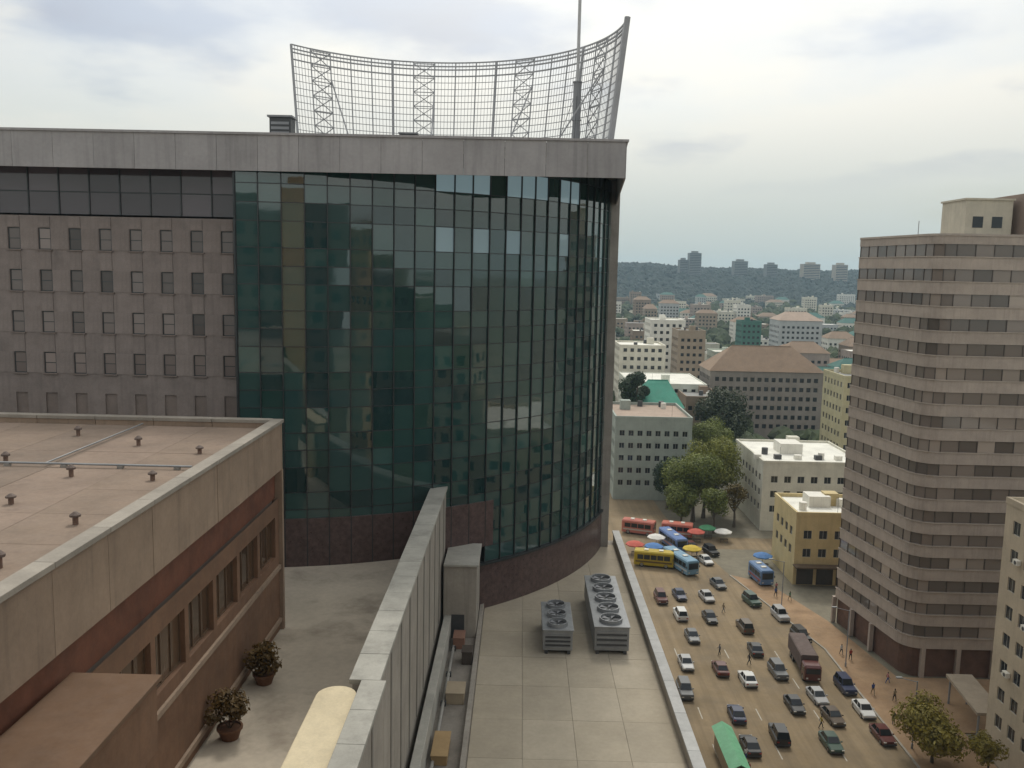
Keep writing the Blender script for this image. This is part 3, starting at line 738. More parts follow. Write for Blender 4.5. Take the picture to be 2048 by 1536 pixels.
# merge the tiny corner segments in pairs
mer = []; i = 0
while i < len(segs):
    a, b = segs[i]
    if (b-a).length < 1.2 and i+1 < len(segs) and (segs[i+1][1]-segs[i+1][0]).length < 1.2: mer.append((a, segs[i+1][1])); i += 2
    else: mer.append((a, b)); i += 1
pm_cache = {}
for a, b in mer:
    Ls = round((b-a).length, 2); rz = math.atan2(b.y-a.y, b.x-a.x); c = (a+b)/2
    if Ls not in pm_cache:
        pm_cache[Ls] = (MB().box(-Ls/2+.05, Ls/2-.05, -.02, .02, .0, TS-1.7).mesh('window_pane', towG), MB().box(-.05, .05, -.1, .06, 0, TS-1.7).mesh('mullion', mat('bronze_mullion', (.07, .055, .045), .5, .05)), MB().box(-Ls/2+.05, Ls/2-.05, -.02, .02, .0, TS-1.7).mesh('window_pane', mat('tower_blind_glass', (.3, .25, .21), .12, 0, ior=1.5, objvar=.4)))
    for k in range(TN):
        piece('window_pane', pm_cache[Ls][0] if random.random() > .14 else pm_cache[Ls][2], tw, (c.x, c.y, TZ+k*TS+1.7), rz+R(random.uniform(-.4, .4)))
ml = MB()
for a, b in mer:
    e = (b-a).normalized(); n2 = Vector((e.y, -e.x))*(SG)
    for k in range(TN):
        z = TZ+k*TS+1.7; p = a
        q = [(p.x-e.x*.05, p.y-e.y*.05), (p.x+e.x*.05, p.y+e.y*.05), (p.x+e.x*.05+n2.x*.1, p.y+e.y*.05+n2.y*.1), (p.x-e.x*.05+n2.x*.1, p.y-e.y*.05+n2.y*.1)]
        ml.prism(q, z, z+TS-1.7)
tag(ml.build('mullion', mat('bronze_mullion', (.07, .055, .045), .5, .05), tw), kind='stuff')
zr = TZ+TN*TS
rfm = MB(); rfm.prism(tp(-.5)+[(91.9, 138.4)], zr+.6, zr+.75); rft = rfm.build('roof', mat('tower_roof', (.3, .27, .24), .9, .1, .3), tw)
q = MB(); q.strip(tp(.06), zr+1.2, zr+1.38, .6, SG); q.build('roof_coping', mat('tower_coping', (.42, .36, .31), .8, .1, .6), rft)
# ground floor: piers, dark red shopfronts and canopy
gf = MB(); gf.strip(tp(-.5), .13, TZ, .2, SG); gf.build('ground_floor_wall', mat('dull_red_shopfront', (.12, .062, .042), .6, .2, .8), tw)
for a, b in walk(tp(0), 5.0)[::1]:
    if (b-a).length < 1.5: continue
    MB().box(a.x-.3, a.x+.3, a.y-.0, a.y+.6, .13, TZ).build('pier', towM, tw)
cpn = MB(); cpn.prism([(57.2, 112), (60.6, 112), (59.4, 101.5), (56.0, 101.5)], 3.7, 4.05); cpn.build('canopy', mat('canopy_pale', (.34, .28, .21), .8, .1, .6), tw)
for x, y in ((57.6, 111.5), (60, 111.5), (56.5, 102), (59, 102)): MB().bar((x, y, .13), (x, y, 3.7), .14, n=8).build('canopy_post', steel, tw)
# penthouse boxes
ph = MB(); ph.box(60, 66.3, 123, 130, zr+.75, zr+6.1); pho = ph.build('penthouse', penM, tw)
MB().box(59.8, 66.5, 122.8, 130.2, zr+6.1, zr+6.35).build('penthouse_roof', penM, pho)
for k in range(2): MB().box(61+k*2.6, 62.4+k*2.6, 122.95, 122.995, zr+2.4, zr+3.9).build('window', glassD, pho)
MB().box(67.2, 80, 121.5, 132, zr+.75, zr+7.0).build('lift_housing', towD, tw)
MB().bar((54.2, 124, zr+.7), (54.2, 124, zr+3.2), .05).build('lightning_rod', steel, tw)

# ================================================================== OTHER BUILDINGS
def building(name, label, x0, x1, y0, y1, zt, wallm, roofm=None, win=(1.3, 1.4), gap=1.1, st=3.2, z1=3.8, pitched=False, frame=frameW, faces='fl', vb=1, joined=False, parapet=.7, group=None, cat='building', ground=True, rh=None, side=None):
    t = thing(name, label, cat, ((x0+x1)/2, (y0+y1)/2, 0), group=group)
    mb = MB(); ops = []
    ww_, wh = win; rows = []; z = z1
    while z+wh+.5 < zt: rows.append((round(z, 3), round(z+wh, 3))); z += st
    cf = grid(.7, x1-x0-.7, ww_, gap); cl = grid(.7, y1-y0-.7, ww_, gap)
    d = .18
    fo = facade(mb, (x0, y0, 0), (1, 0, 0), (0, -1, 0), cf, rows, x1-x0, zt, d) if 'f' in faces else []
    lo = facade(mb, (x0, y0, 0), (0, 1, 0), (-1, 0, 0), cl, rows, y1-y0, zt, d) if 'l' in faces else []
    bo = facade(mb, (x0, y1, 0), (1, 0, 0), (0, 1, 0), cf, rows, x1-x0, zt, d) if 'b' in faces else []
    if 'f' not in faces: mb.quad((x0, y0, 0), (x1, y0, 0), (x1, y0, zt), (x0, y0, zt))
    if 'l' not in faces: mb.quad((x0, y0, 0), (x0, y1, 0), (x0, y1, zt), (x0, y0, zt))
    mb.quad((x1, y0, 0), (x1, y1, 0), (x1, y1, zt), (x1, y0, zt))
    if 'b' not in faces: mb.quad((x0, y1, 0), (x1, y1, 0), (x1, y1, zt), (x0, y1, zt))
    wob = mb.build('wall', wallm, t)
    if joined:
        j = MB()
        for c in fo: j.box(c.x-ww_/2+.05, c.x+ww_/2-.05, c.y-.06, c.y-.01, c.z-wh/2+.05, c.z+wh/2-.05)
        for c in bo: j.box(c.x-ww_/2+.05, c.x+ww_/2-.05, c.y+.01, c.y+.06, c.z-wh/2+.05, c.z+wh/2-.05)
        for c in lo: j.box(c.x-.06, c.x-.01, c.y-ww_/2+.05, c.y+ww_/2-.05, c.z-wh/2+.05, c.z+wh/2-.05)
        if j.v: tag(j.build('windows', glassD, t), kind='stuff')
    else:
        fm, pm = win_meshes(ww_, wh, frame, glassD, vb, 0)
        put_windows(fo, (1, 0, 0), t, fm, pm); put_windows(lo, (0, -1, 0), t, fm, pm)
    roofm = roofm or concrete
    if pitched:
        rh = rh or (y1-y0)*.28; e = .5; r = MB(); ym = (y0+y1)/2
        A = [(x0-e, y0-e, zt-.05), (x1+e, y0-e, zt-.05), (x1+e, y1+e, zt-.05), (x0-e, y1+e, zt-.05)]
        hp = min((x1-x0)*.25, (y1-y0)*.5); B = [(x0+hp, ym, zt+rh), (x1-hp, ym, zt+rh)]
        r.quad(A[0], A[1], B[1], B[0]); r.quad(A[2], A[3], B[0], B[1]); r.poly([A[3], A[0], B[0]]); r.poly([A[1], A[2], B[1]]); r.quad(*A)
        ro = r.build('roof', roofm, t); MB().bar(B[0], B[1], .16).build('ridge_cap', roofm, ro)
    else:
        r = MB(); r.box(x0+.25, x1-.25, y0+.25, y1-.25, zt-.2, zt+.02); ro = r.build('roof', roofm, t)
        if not pitched and (x1-x0) > 9:
            rr_ = random.Random(int(x0*7+y0)); cx_ = rr_.uniform(x0+2.5, x1-4); cy_ = rr_.uniform(y0+2, y1-4)
            MB().box(cx_, cx_+2.6, cy_, cy_+2.4, zt+.02, zt+2.4).build('stair_housing', wallm, ro)
            for q_ in range(rr_.randint(1, 3)):
                tx, ty = rr_.uniform(x0+1.5, x1-1.5), rr_.uniform(y0+1.2, y1-1.2); MB().bar((tx, ty, zt+.02), (tx, ty, zt+1.5), .7, n=12).build('water_tank', metalD if rr_.random() < .6 else whiteW, ro)
            ax_ = rr_.uniform(x0+1, x1-1); MB().bar((ax_, y0+1, zt), (ax_, y0+1, zt+3.4), .035, n=4).build('aerial', metalD, ro)
        if parapet:
            q = MB(); ring = [(x0, y0), (x1, y0), (x1, y1), (x0, y1)]
            q.box(x0-.08, x1+.08, y0-.08, y0+.3, zt, zt+parapet); q.box(x0-.08, x1+.08, y1-.3, y1+.08, zt, zt+parapet)
            q.box(x0-.08, x0+.3, y0+.3, y1-.3, zt, zt+parapet); q.box(x1-.3, x1+.08, y0+.3, y1-.3, zt, zt+parapet); q.build('parapet', wallm, t)
    return t, ro
W = lambda n, c, **k: mat(n, c, .85, .10, .3, streak=.25, **k)
roofW = W('white_sheet_roof', (.78, .77, .70)); orange = W('orange_tile_roof', (.25, .175, .12)); greenR = W('green_sheet_roof', (.06, .26, .19)); pinkR = W('faded_pink_roof', (.38, .29, .23)); greyR = W('grey_sheet_roof', (.26, .26, .25))
creamW = W('cream_render', (.66, .63, .53)); greyB = W('grey_brown_render', (.27, .24, .21)); paleG = W('pale_grey_green_render', (.34, .38, .34)); yelW = W('yellow_ochre_render', (.58, .47, .25)); beige = W('beige_render', (.52, .44, .33)); pinkish = W('pinkish_render', (.37, .30, .26)); brnW = W('brown_block_render', (.27, .2, .145)); palew = W('pale_blue_render', (.45, .47, .47))

# yellow shop house
yb, ro = building('shop_house', 'yellow ochre shop house with pale roof beside the foot of the brown tower', 50.4, 66, 156, 170, 12.9, yelW, roofW, (1.5, 1.6), 1.3, 3.4, 5.2)
for k in range(4): MB().box(51+k*3.6, 54+k*3.6, 155.93, 155.99, .1, 3.3).build('shop_shutter', mat('dark_shutter', (.05, .04, .03), .6, .1), yb)
MB().box(50.2, 66.1, 153.9, 155.9, 3.7, 3.95).build('awning', mat('brown_awning', (.11, .075, .045), .8, .1), yb)
MB().box(54.5, 58.5, 162, 166, 12.92, 15.0).build('stair_housing', whiteW, ro)
# white building
wb, ro = building('white_building', 'white flat roofed building with bright roof behind the yellow shop house', 53.4, 76, 190, 215, 15.2, W('white_render_warm', (.64, .62, .53)), roofW, (1.5, 1.5), 1.4, 3.3, 4.2, parapet=.5)
MB().box(60, 65, 200, 206, 15.22, 17.6).build('stair_housing', whiteW, ro)
for k in range(5): MB().box(52.5+k*4.5, 54+k*4.5, 194, 195.2, 15.22, 16.2).build('water_tank', metalD if k % 2 else whiteW, ro)
# pale grey-green building at the street end
building('grey_green_building', 'pale grey green block with faded pink roof at the end of the road', 23.5, 42.3, 214, 238, 20.2, paleG, pinkR, (1.3, 1.4), .9, 3.1, 3.6)
# green roofed hall
building('green_roofed_hall', 'house with bright green sheet roof behind the pink roofed block', 33.6, 45.2, 243, 262, 18.8, W('dull_green_wall', (.16, .24, .19)), greenR, (1.2, 1.3), 1.2, 3.2, 3.8, pitched=True, rh=6.5)
building('grey_brown_block', 'wide grey brown apartment block under orange tile roof', 64.5, 103, 300, 318, 23.2, greyB, orange, (1.4, 1.5), 1.0, 3.2, 3.6, pitched=True, rh=8, joined=True)
building('brown_walled_block', 'narrow brown block just left of the orange tile roof', 52, 64, 275, 296, 17, brnW, greyR, (1.3, 1.4), 1.0, 3.2, 3.6, joined=True)
building('pale_yellow_house', 'tall pale yellow house squeezed against the edge of the brown tower', 84.4, 97, 230, 246, 29.5, W('pale_yellow_render', (.5, .45, .28)), greyR, (1.2, 1.5), 1.2, 3.3, 3.8)
building('cream_block', 'cream apartment block with flat roof at the edge of the glass building', 36.8, 54, 330, 350, 28.2, creamW, roofW, (1.4, 1.4), 1.2, 3.2, 3.8, joined=True)
building('bright_white_block', 'brightest white block standing among the far houses', 61, 77.5, 420, 440, 33, whiteW, roofW, (1.5, 1.5), 1.4, 3.3, 3.8, joined=True)
building('tan_block', 'tan block right of the brightest white block', 68.2, 80, 385, 402, 30.5, W('tan_render', (.34, .27, .2)), greyR, (1.4, 1.4), 1.2, 3.2, 3.8, joined=True)
building('low_white_sheds', 'long low white roofed hall above the green roof', 36, 61.5, 290, 322, 19.3, W('off_white_shed', (.62, .64, .56)), roofW, (1.4, 1.3), 1.4, 3.2, 3.8, joined=True, parapet=.3)
building('small_white_hall', 'small white hall tucked left of the orange tile roof', 87.5, 100, 400, 416, 20.2, W('mint_white', (.5, .55, .47)), roofW, (1.4, 1.4), 1.2, 3.2, 3.8, joined=True)
building('green_far_house', 'dark green far house in the middle of the distant town', 124, 135, 500, 514, 29, W('dark_green_render', (.06, .17, .14)), W('dark_green_roof', (.05, .14, .12)), (1.4, 1.4), 1.2, 3.2, 3.8, joined=True)
building('pale_far_block', 'pale grey far block with pinkish roof left of the brown tower', 159.5, 186, 550, 572, 28, palew, pinkR, (1.6, 1.5), 1.4, 3.2, 3.8, joined=True, pitched=True, rh=5)
building('pinkish_far_block', 'pinkish far block standing below the orange and pale roofs', 128, 150, 430, 446, 18.5, pinkish, orange, (1.6, 1.5), 1.4, 3.2, 3.8, joined=True, pitched=True, rh=5)
# beige neighbour at the right edge
nb, ro = building('beige_building', 'beige building with rows of windows at the lower right edge', 56.3, 84, 60, 100, 30.5, beige, roofW, (1.5, 1.6), 1.2, 3.3, 4.2)
for k, (yy, zz_) in enumerate([(96.4, 25.2), (93.7, 18.6), (96.4, 12.0), (88.3, 21.9), (91, 8.7)]):
    o = MB().box(55.75, 56.25, yy-.45, yy+.45, zz_-.9, zz_-.3).build('air_conditioner', whiteW, nb, bevel=.03)
    MB().bar((55.74, yy-.1, zz_-.6), (55.72, yy-.1, zz_-.6), .22, n=12).build('fan_grille', metalD, o)
# unseen street row and blocks behind the viewpoint, added and toned to shape glass reflections
building('street_block', 'tan street block mirrored in the lower part of the curved glass', 57, 84, 24, 57, 44, W('tan_block_render', (.36, .3, .22)), greyR, (1.6, 1.7), 1.2, 3.3, 4.2, faces='flb', joined=True)
building('street_block', 'dark brown street block mirrored left of centre in the curved glass', 57, 86, -14, 21, 50, W('deep_green_render', (.08, .12, .09)), greyR, (1.6, 1.7), 1.4, 3.3, 4.2, faces='flb', joined=True)
building('street_block', 'tall grey street block mirrored in the left part of the curved glass', 50, 80, -66, -20, 56, W('dusky_brown_render', (.11, .09, .075)), greyR, (1.6, 1.7), 1.2, 3.3, 4.2, faces='flb', joined=True)
building('street_block', 'slate block mirrored at the left end of the curved glass', 26, 44, -96, -74, 57, W('dark_slate_render', (.10, .10, .11)), greyR, (1.6, 1.7), 1.2, 3.3, 4.2, faces='flb', joined=True)
building('street_block', 'unseen slim tan tower added to mirror as a stripe in the left glass', 38, 46, -30, -16, 63, W('slim_tan_render', (.45, .3, .16)), greyR, (1.4, 1.7), 1.2, 3.3, 4.2, faces='flb', joined=True)
vw, ro = building('viewpoint_building', 'dark brown office block behind the viewpoint, seen only mirrored in the glass', -36, 15, -40, -3, 65.5, W('viewpoint_brown_render', (.085, .068, .058)), greyR, (1.7, 1.8), 1.3, 3.3, 4.2, joined=True, parapet=.5, faces='b')  # height and dark walls shaped to darken the left glass reflection
MB().box(-12.2, -5.4, -2.998, -2.2, 0, 68.2).build('mirrored_tan_strip', W('viewpoint_tan_render', (.42, .27, .14)), vw)  # tan strip added for the tall stripe mirrored in the left glass

# distant town filling the ground towards the ridge
rng = random.Random(21)
pal = [('cream', creamW), ('white', whiteW), ('tan', MATS['tan_render']), ('grey', palew), ('brown', brnW), ('pinkish', pinkish)]
rfs = [('flat grey', greyR, False), ('flat white', roofW, False), ('orange tiled', orange, True), ('green', MATS['dark_green_roof'], True)]
placed = []; far = []
tries = 0
while len(placed) < 95 and tries < 4000:
    tries += 1
    y = 340*math.exp(rng.random()*1.55); rat = rng.uniform(.085, .40); x = y*rat
    wd, dp, h = rng.uniform(12, 30), rng.uniform(10, 18), rng.choice([7, 8, 10, 12, 14, 17, 20, 24])
    if y < 640: h = min(h, 14)
    if any(abs(x-a) < (wd+c)/2+3 and abs(y-b) < (dp+d)/2+5 for a, b, c, d in placed): continue
    if y < 600 and any(a-3 < x+wd/2 and x-wd/2 < b+3 and c-3 < y+dp/2 and y-dp/2 < d+3 for a, b, c, d in [(36, 62, 285, 352), (60, 104, 290, 320), (60, 81, 383, 442), (86, 101, 398, 418), (123, 136, 498, 516), (158, 187, 548, 574), (127, 151, 428, 448)]): continue
    placed.append((x, y, wd, dp)); pn, pw = rng.choice(pal); rn, rm, pit_ = rng.choice(rfs)
    far.append((x/y, x, y, wd, dp, h, pn, pw, rn, rm, pit_))
cnt = {}
tot = {}
for f_ in far: tot[f_[6], f_[8]] = tot.get((f_[6], f_[8]), 0)+1
words = ['leftmost', 'second from left', 'third from left', 'fourth from left', 'fifth from left', 'sixth from left', 'seventh from left', 'eighth from left', 'ninth from left', 'tenth from left', 'eleventh from left', 'twelfth from left', 'thirteenth from left']
for rat, x, y, wd, dp, h, pn, pw, rn, rm, pit_ in sorted(far):
    k = cnt.get((pn, rn), 0); cnt[pn, rn] = k+1
    wd_ = 'only one' if tot[pn, rn] == 1 else ('rightmost' if k == tot[pn, rn]-1 else words[min(k, 12)])
    building('distant_house', 'distant %s house with %s roof below the ridge, %s of its kind' % (pn, rn, wd_), x-wd/2, x+wd/2, y-dp/2, y+dp/2, h, pw, rm, (1.7, 1.6), 1.5, 3.3, 2.6, pitched=pit_, joined=True, parapet=.4, group='distant houses below the ridge')

# greenery between the houses: one mass of tree clumps too far to count
def clumps(pts, name, label, m):
    mb = MB(); rg = random.Random(5)
    for x, y, z, r in pts:
        i = len(mb.v)
        nlat, nlon = 3, 6
        ring = [(0, 0, 1.0)]
        vs = [(x, y, z+r*rg.uniform(.9, 1.2))]
        for a in range(1, nlat+1):
            t = a/nlat*math.pi*.62
            for b in range(nlon):
                p = 2*math.pi*(b+.5*(a % 2))/nlon; q = r*rg.uniform(.75, 1.2)
                vs.append((x+q*math.sin(t)*math.cos(p), y+q*math.sin(t)*math.sin(p), z+q*math.cos(t)*.9))
        mb.v += vs
        for b in range(nlon):
            mb.f.append((i, i+1+b, i+1+(b+1) % nlon)); mb.m.append(0)
            for a in range(nlat-1):
                o0, o1 = i+1+a*nlon, i+1+(a+1)*nlon
                mb.f.append((o0+b, o1+b, o1+(b+1) % nlon, o0+(b+1) % nlon)); mb.m.append(0)
    o = mb.build(name, m); tag(o, label, 'trees', kind='stuff')
def leafy(name, c):
    return mat(name, c, .9, .35, .12, bump=1., bscale=1.2)
pts = []
for k in range(1500):
    y = 250*math.exp(rng.random()*1.9); x = y*rng.uniform(.06, .45)
    if y < 600 and any(a-1 < x < b+1 and c-1 < y < d+1 for a, b, c, d in [(36, 62, 285, 352), (60, 104, 290, 320), (60, 81, 383, 442), (86, 101, 398, 418), (33, 46, 242, 263), (50, 77, 188, 222), (78, 93, 229, 248), (22, 43, 213, 239), (17, 34, 0, 330)]): continue
    if any(abs(x-a) < c/2+1.5 and abs(y-b) < d/2+1.5 for a, b, c, d in placed): continue
    r = rng.uniform(2.2, 4.8)*(1+y/1500); pts.append((x, y, rng.uniform(1.5, 4.5), r))
clumps(pts, 'town_greenery', 'hazy green tree clumps scattered between the distant houses', leafy('greenery', (.05, .07, .028)))

# wooded ridge on the horizon
def rh_(x, y):
    t = max(0, min(1, (y-1500)/700)); t = t*t*(3-2*t)
    return t*(64+5*math.sin(x*.0031+1.3)+3*math.sin(x*.0083)+2*math.sin(x*.021+2))*(.94+.05*math.sin(x*.0012))
rd = MB(); nx, ny = 90, 14
for j in range(ny+1):
    for i in range(nx+1):
        x = -1800+i*50; y = 1480+j*110; rd.v.append((x, y, rh_(x, y)-1.0+ (0 if j else -2)))
for j in range(ny):
    for i in range(nx):
        a = j*(nx+1)+i; rd.f.append((a, a+1, a+nx+2, a+nx+1)); rd.m.append(0)
struct(rd, 'hills', leafy('ridge_wood', (.016, .03, .026)))
pts = []
for k in range(5200):
    y = rng.uniform(1450, 2350); x = rng.uniform(.04, .46)*y; r = rng.uniform(7, 11); pts.append((x, y, rh_(x, y)+rng.uniform(-3, 1), r))
clumps(pts, 'ridge_forest', 'dark blue green wood covering the ridge on the horizon', leafy('ridge_forest_leaf', (.016, .032, .028)))
# buildings standing on the ridge
def ridge_b(label, px, w_, top, y, m_, dp=25):
    x0 = px; z0 = rh_(x0, y)-4; t = thing('ridge_building', label, 'building', (x0, y, z0), group='buildings standing on the horizon ridge')
    a = MB(); a.box(x0-w_/2, x0+w_/2, y, y+dp, z0, top); a.build('wall', m_, t)
    b = MB(); b.box(x0-w_/4, x0+w_/4, y+5, y+dp-5, top, top+4); b.build('roof_housing', m_, t)
    s = MB(); zz_ = z0+8
    while zz_ < top-2: s.box(x0-w_/2+1, x0+w_/2-1, y-.3, y-.05, zz_, zz_+1.7); zz_ += 3.6
    tag(s.build('window_band', glassD, t), kind='stuff')
rdg = W('ridge_grey', (.2, .21, .21)); rdb = W('ridge_beige', (.42, .37, .31))
ridge_b('dark tower block, tallest on the horizon ridge', 375, 26, 99, 1950, rdg)
ridge_b('dark slab left of the tallest ridge tower', 352, 18, 84, 1960, rdg)
ridge_b('grey slab block on the ridge right of the tallest tower', 482, 30, 84, 1980, rdg)
ridge_b('wide grey block on the ridge between the slab and the beige blocks', 545, 24, 78, 1960, rdg)
ridge_b('broad beige block on the ridge, left of its beige neighbour', 622, 36, 80, 1930, rdb)
ridge_b('narrow beige block on the ridge next to the brown tower', 690, 26, 80, 1940, rdb)

# ================================================================== VEHICLES
tyreM = mat('tyre_rubber', (.02, .02, .02), .85, .1, 4); rimM = mat('wheel_rim', (.3, .3, .3), .4, .05, metal=.6)
lampM = mat('headlamp', (.6, .6, .55), .2, 0); tailM = mat('tail_lamp', (.35, .02, .015), .3, 0)
def carpaint(n, c): return mat('car_paint_'+n, c, .3, .04, .5, spec=.6)
def rrect(hw, z0, z1, y, r=.12):
    return [(-hw, y, z0), (hw, y, z0), (hw, y, z1-r), (hw-r, y, z1), (-hw+r, y, z1), (-hw, y, z1-r)]
def wheels(t, xs, ys, r, wd):
    tm = MB(); rg = lambda q, x: [(x, q*math.cos(a*math.pi/8), r+q*math.sin(a*math.pi/8)) for a in range(16)]
    tm.loft([rg(r*.6, -wd/2), rg(r*.95, -wd/2), rg(r, -wd*.35), rg(r, wd*.35), rg(r*.95, wd/2), rg(r*.6, wd/2)]); me = tm.mesh('tyre', tyreM)
    rm = MB(); rm.loft([rg(r*.6, -wd*.53), rg(r*.6, wd*.53)]); re = rm.mesh('rim', rimM)
    for x in xs:
        for y in ys:
            o = piece('wheel', me, t, (x, y, 0), local=True); q = bpy.data.objects.new('rim', re); col.objects.link(q); q.parent = o
def P(t, name, mb, m, par=None, smooth=False):
    o = bpy.data.objects.new(name, mb.mesh(name, m, smooth=smooth)); col.objects.link(o); o.parent = par or t; return o
def make_car(label, pm, kind='saloon'):
    t = thing('parked_car', label, 'car', (0, 0, 0))
    b = MB(); L2 = 2.15
    if kind == 'saloon': sec = [(-L2, .72, .42, .62), (-L2+.08, .8, .28, .74), (-1.25, .87, .22, .88), (-.2, .88, .2, .92), (1.2, .88, .22, .94), (L2-.1, .82, .28, .9), (L2, .74, .42, .8)]
    else: sec = [(-L2, .78, .42, .8), (-L2+.08, .86, .3, .98), (-1.1, .9, .28, 1.05), (0, .9, .26, 1.08), (1.5, .9, .28, 1.1), (L2-.05, .88, .3, 1.08), (L2, .82, .42, .95)]
    b.loft([rrect(hw, z0, z1, y) for y, hw, z0, z1 in sec]); P(t, 'body', b, pm, smooth=False)
    zb, zt_ = (.9, 1.45) if kind == 'saloon' else (1.06, 1.8)
    f0, f1, r1, r0 = (-1.0, -.35, 1.0, 1.6) if kind == 'saloon' else (-.95, -.45, 1.75, 2.05)
    hb, ht = .8, .64
    c = MB(); c.loft([[(-hb, f0, zb-.05), (hb, f0, zb-.05), (hb, r0, zb-.05), (-hb, r0, zb-.05)], [(-ht, f1, zt_), (ht, f1, zt_), (ht, r1, zt_), (-ht, r1, zt_)]]); cab = P(t, 'cabin', c, pm)
    def inset(a, b_, c_, d_, nm, n_out):
        ctr = (Vector(a)+Vector(b_)+Vector(c_)+Vector(d_))/4; m_ = MB()
        q = [ctr+(Vector(v)-ctr)*.86+Vector(n_out)*.015 for v in (a, b_, c_, d_)]; m_.quad(*q); P(t, nm, m_, glassD, cab)
    inset((-hb, f0, zb), (hb, f0, zb), (ht, f1, zt_), (-ht, f1, zt_), 'windscreen', (0, -1, .6)); inset((-hb, r0, zb), (hb, r0, zb), (ht, r1, zt_), (-ht, r1, zt_), 'rear_window', (0, 1, .6))
    for s in (-1, 1):
        ym = (f1+r1)/2
        inset((s*hb, f0, zb), (s*hb, ym-.04, zb), (s*ht, ym-.04, zt_), (s*ht, f1, zt_), 'side_window', (s, 0, .3)); inset((s*hb, ym+.04, zb), (s*hb, r0, zb), (s*ht, r1, zt_), (s*ht, ym+.04, zt_), 'side_window', (s, 0, .3))
        P(t, 'headlight', MB().box(s*.62-.16, s*.62+.16, -L2-.02, -L2+.1, .58, .7), lampM); P(t, 'tail_light', MB().box(s*.64-.13, s*.64+.13, L2-.08, L2+.02, .66, .8), tailM)
        P(t, 'mirror', MB().box(s*.95-.09, s*.95+.09, f0+.2, f0+.32, zb+.02, zb+.17), pm)
    P(t, 'bumper', MB().box(-.78, .78, -L2-.05, -L2+.1, .28, .45), metalD); P(t, 'bumper', MB().box(-.78, .78, L2-.1, L2+.05, .28, .45), metalD)
    wheels(t, (-.78, .78), (-1.3, 1.32), .32, .2)
    return t
PC = {n: carpaint(n, c) for n, c in (('black', (.02, .02, .022)), ('maroon', (.1, .025, .02)), ('silver', (.36, .36, .36)), ('white', (.6, .6, .58)), ('grey', (.11, .115, .12)), ('navy', (.025, .035, .08)), ('brown', (.09, .065, .045)), ('green', (.04, .08, .06)))}
cars = [(27.3, 130.5, 2, 'grey', 'saloon', 'grey saloon car alone in the lane beside the long pale parapet'),
 (35.9, 126.3, 178, 'black', 'saloon', 'black saloon car in mid road left of the long brown lorry'),
 (44.3, 131.5, 8, 'black', 'wagon', 'black high roofed car at the kerb beyond the brown lorry'),
 (22.9, 112.5, 0, 'grey', 'wagon', 'dark grey high roofed car next to the parapet, nearer the camera'),
 (32.3, 116.5, 183, 'white', 'saloon', 'white saloon car alone in the middle of the road'),
 (40.6, 106.6, 5, 'brown', 'saloon', 'brown saloon car just in front of the silver car'),
 (40.4, 111.9, 4, 'silver', 'saloon', 'silver saloon car right behind the brown lorry'),
 (32.4, 101.6, 178, 'black', 'wagon', 'black high roofed car near the bottom edge in mid road'),
 (38.2, 100.2, 2, 'green', 'saloon', 'dark green saloon car near the bottom edge, close to the kerb'),
 (40.4, 146.0, 12, 'green', 'wagon', 'green high roofed car far up the road before the yellow shop house'),
 (36.4, 154.0, 10, 'grey', 'saloon', 'grey saloon car far up the road beside the light blue bus'),
 (33.0, 147.5, 8, 'silver', 'saloon', 'silver saloon car in mid road behind the light blue bus'),
 (28.4, 148.0, 6, 'navy', 'saloon', 'navy saloon car behind the yellow bus'),
 (27.0, 139.0, 182, 'white', 'wagon', 'white high roofed car between the parapet and mid road'),
 (24.6, 121.0, 1, 'silver', 'saloon', 'silver saloon car close to the parapet, between two dark grey cars'),
 (29.2, 119.5, 181, 'maroon', 'saloon', 'maroon saloon car left of the white saloon in mid road'),
 (28.4, 106.5, 179, 'navy', 'saloon', 'navy saloon car between the green kiosk and mid road'),
 (36.6, 109.4, 2, 'black', 'saloon', 'black saloon car left of the silver car behind the lorry'),
 (36.4, 134.6, 184, 'brown', 'wagon', 'brown high roofed car in mid road beyond the black saloon'),
 (31.6, 138.2, 4, 'black', 'saloon', 'black saloon car in mid road right of the white high roofed one'),
 (37.2, 119.0, 3, 'grey', 'wagon', 'grey high roofed car just left of the brown lorry'),
 (24.9, 146.2, 3, 'maroon', 'wagon', 'maroon high roofed car beside the parapet behind the yellow bus'),
 (45.2, 115.0, 2, 'navy', 'wagon', 'navy high roofed car parked at the kerb near the tower porch'),
 (45.3, 108.6, 1, 'white', 'saloon', 'white saloon car parked at the kerb behind the navy one'),
 (45.2, 102.3, 2, 'maroon', 'saloon', 'maroon saloon car parked at the kerb beside the corner tree'),
 (28.2, 99.0, 181, 'black', 'saloon', 'black saloon car at the bottom edge right of the green kiosk'),
 (36.8, 167.0, 14, 'white', 'saloon', 'white saloon car far up the road right of the blue buses'),
 (39.0, 172.5, 16, 'black', 'wagon', 'black high roofed car far up the road under the street trees'),
 (35.6, 175.8, 14, 'maroon', 'saloon', 'maroon saloon car farthest up the road beside the deep blue bus'),
 (43.5, 121.8+18, 6, 'silver', 'wagon', 'silver high roofed car at the kerb ahead of the black one')]
for x, y, rz, pc_, kd, lb in cars:
    c = make_car(lb, PC[pc_], kd); c.location = (x, y, .006); c.rotation_euler.z = R(rz); c['group'] = 'cars on the street'
